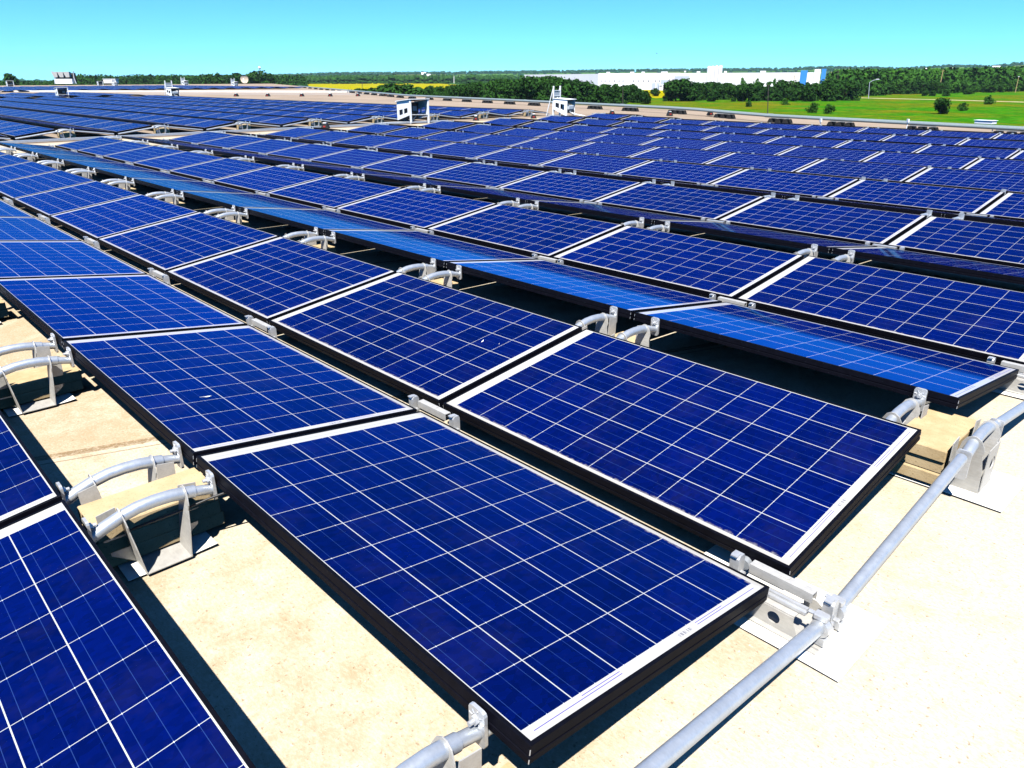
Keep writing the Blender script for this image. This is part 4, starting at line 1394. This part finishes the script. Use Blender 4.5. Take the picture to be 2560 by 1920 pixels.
# pale summer air over the plain
mb = MB(); mb.box((-6400, -6400, GZ - 30), (6400, 6400, 80))
hz = link('haze', mb.mesh('haze'))
hm = bpy.data.materials.new('summer_air'); hm.use_nodes = True
hn = hm.node_tree; hn.nodes.clear()
ho = hn.nodes.new('ShaderNodeOutputMaterial'); hv = hn.nodes.new('ShaderNodeVolumePrincipled')
hv.inputs['Color'].default_value = (.62, .85, 1.0, 1); hv.inputs['Density'].default_value = .000050; hv.inputs['Anisotropy'].default_value = 0.1
hn.links.new(hv.outputs[0], ho.inputs['Volume'])
hz.data.materials.append(hm)
struct(hz, 'stuff', 'faint blue haze over the distant hills')

# bird
p = CAM + ray(1642, 134).normalized() * 120
r = empty('bird', p, 'tiny dark bird in the clear sky', 'bird', None, (0, 0, R_(-60)))
mb = MB()
mb.tube([(0, -.28, 0), (0, -.2, .01), (0, 0, .03), (0, .2, .015), (0, .32, .0)], [.01, .06, .085, .05, .02], 8)
mb.faces([(0, .12, .04), (0, -.08, .04), (.45, -.12, .16), (.9, -.02, .06), (.42, .1, .17), (-.45, -.12, .16), (-.9, -.02, .06), (-.42, .1, .17)], [(0, 1, 2, 4), (4, 2, 3), (1, 0, 7, 5), (5, 7, 6)])
link('body', mb.mesh('body', M['dark']), r)

# ------------------------------------------------------------------ light, sky, camera
SUNV = Vector((0.475, 0.365, -1.0))                                   # direction the light travels
elev = math.atan2(1.0, math.hypot(SUNV.x, SUNV.y))
sun = bpy.data.lights.new('sun', 'SUN'); sun.energy = 4.8; sun.angle = R_(.5); sun.color = (1.0, .955, .88)
so = bpy.data.objects.new('sun', sun); COL.objects.link(so)
so.rotation_euler = SUNV.to_track_quat('-Z', 'Y').to_euler(); so.location = (0, 0, 30)

w = bpy.data.worlds.new('World'); SC.world = w; w.use_nodes = True
nt = w.node_tree; bg = nt.nodes['Background']
sky = nt.nodes.new('ShaderNodeTexSky'); sky.sky_type = 'NISHITA'; sky.sun_disc = False
sky.sun_elevation = elev; sky.sun_rotation = math.atan2(-SUNV.x, -SUNV.y)
sky.altitude = 4000; sky.air_density = 1.0; sky.dust_density = 0.0; sky.ozone_density = 1.2
hs = nt.nodes.new('ShaderNodeMix'); hs.data_type = 'RGBA'; hs.blend_type = 'MULTIPLY'; hs.inputs[0].default_value = 1.0
nt.links.new(sky.outputs[0], hs.inputs[6]); hs.inputs[7].default_value = (.34, .93, 1.42, 1)
nt.links.new(hs.outputs[2], bg.inputs[0]); bg.inputs[1].default_value = .061

cam = bpy.data.cameras.new('camera'); co = bpy.data.objects.new('camera', cam); COL.objects.link(co)
cam.sensor_fit = 'HORIZONTAL'; cam.sensor_width = 36.0; cam.lens = FPX / 2560 * 36.0
cam.clip_start = .02; cam.clip_end = 20000
m3 = Matrix((RIGHT, -DOWN, -FWD)).transposed()
co.matrix_world = Matrix.Translation(CAM) @ m3.to_4x4()
SC.camera = co
vs_ = SC.view_settings
SC.display_settings.display_device = 'sRGB'
vs_.view_transform = 'Standard'; vs_.look = 'None'; vs_.gamma = 1.0; vs_.use_curve_mapping = False
vs_.exposure = 1.25
SC.cycles.max_bounces = 6; SC.cycles.diffuse_bounces = 0; SC.cycles.glossy_bounces = 3
SC.cycles.use_denoising = True
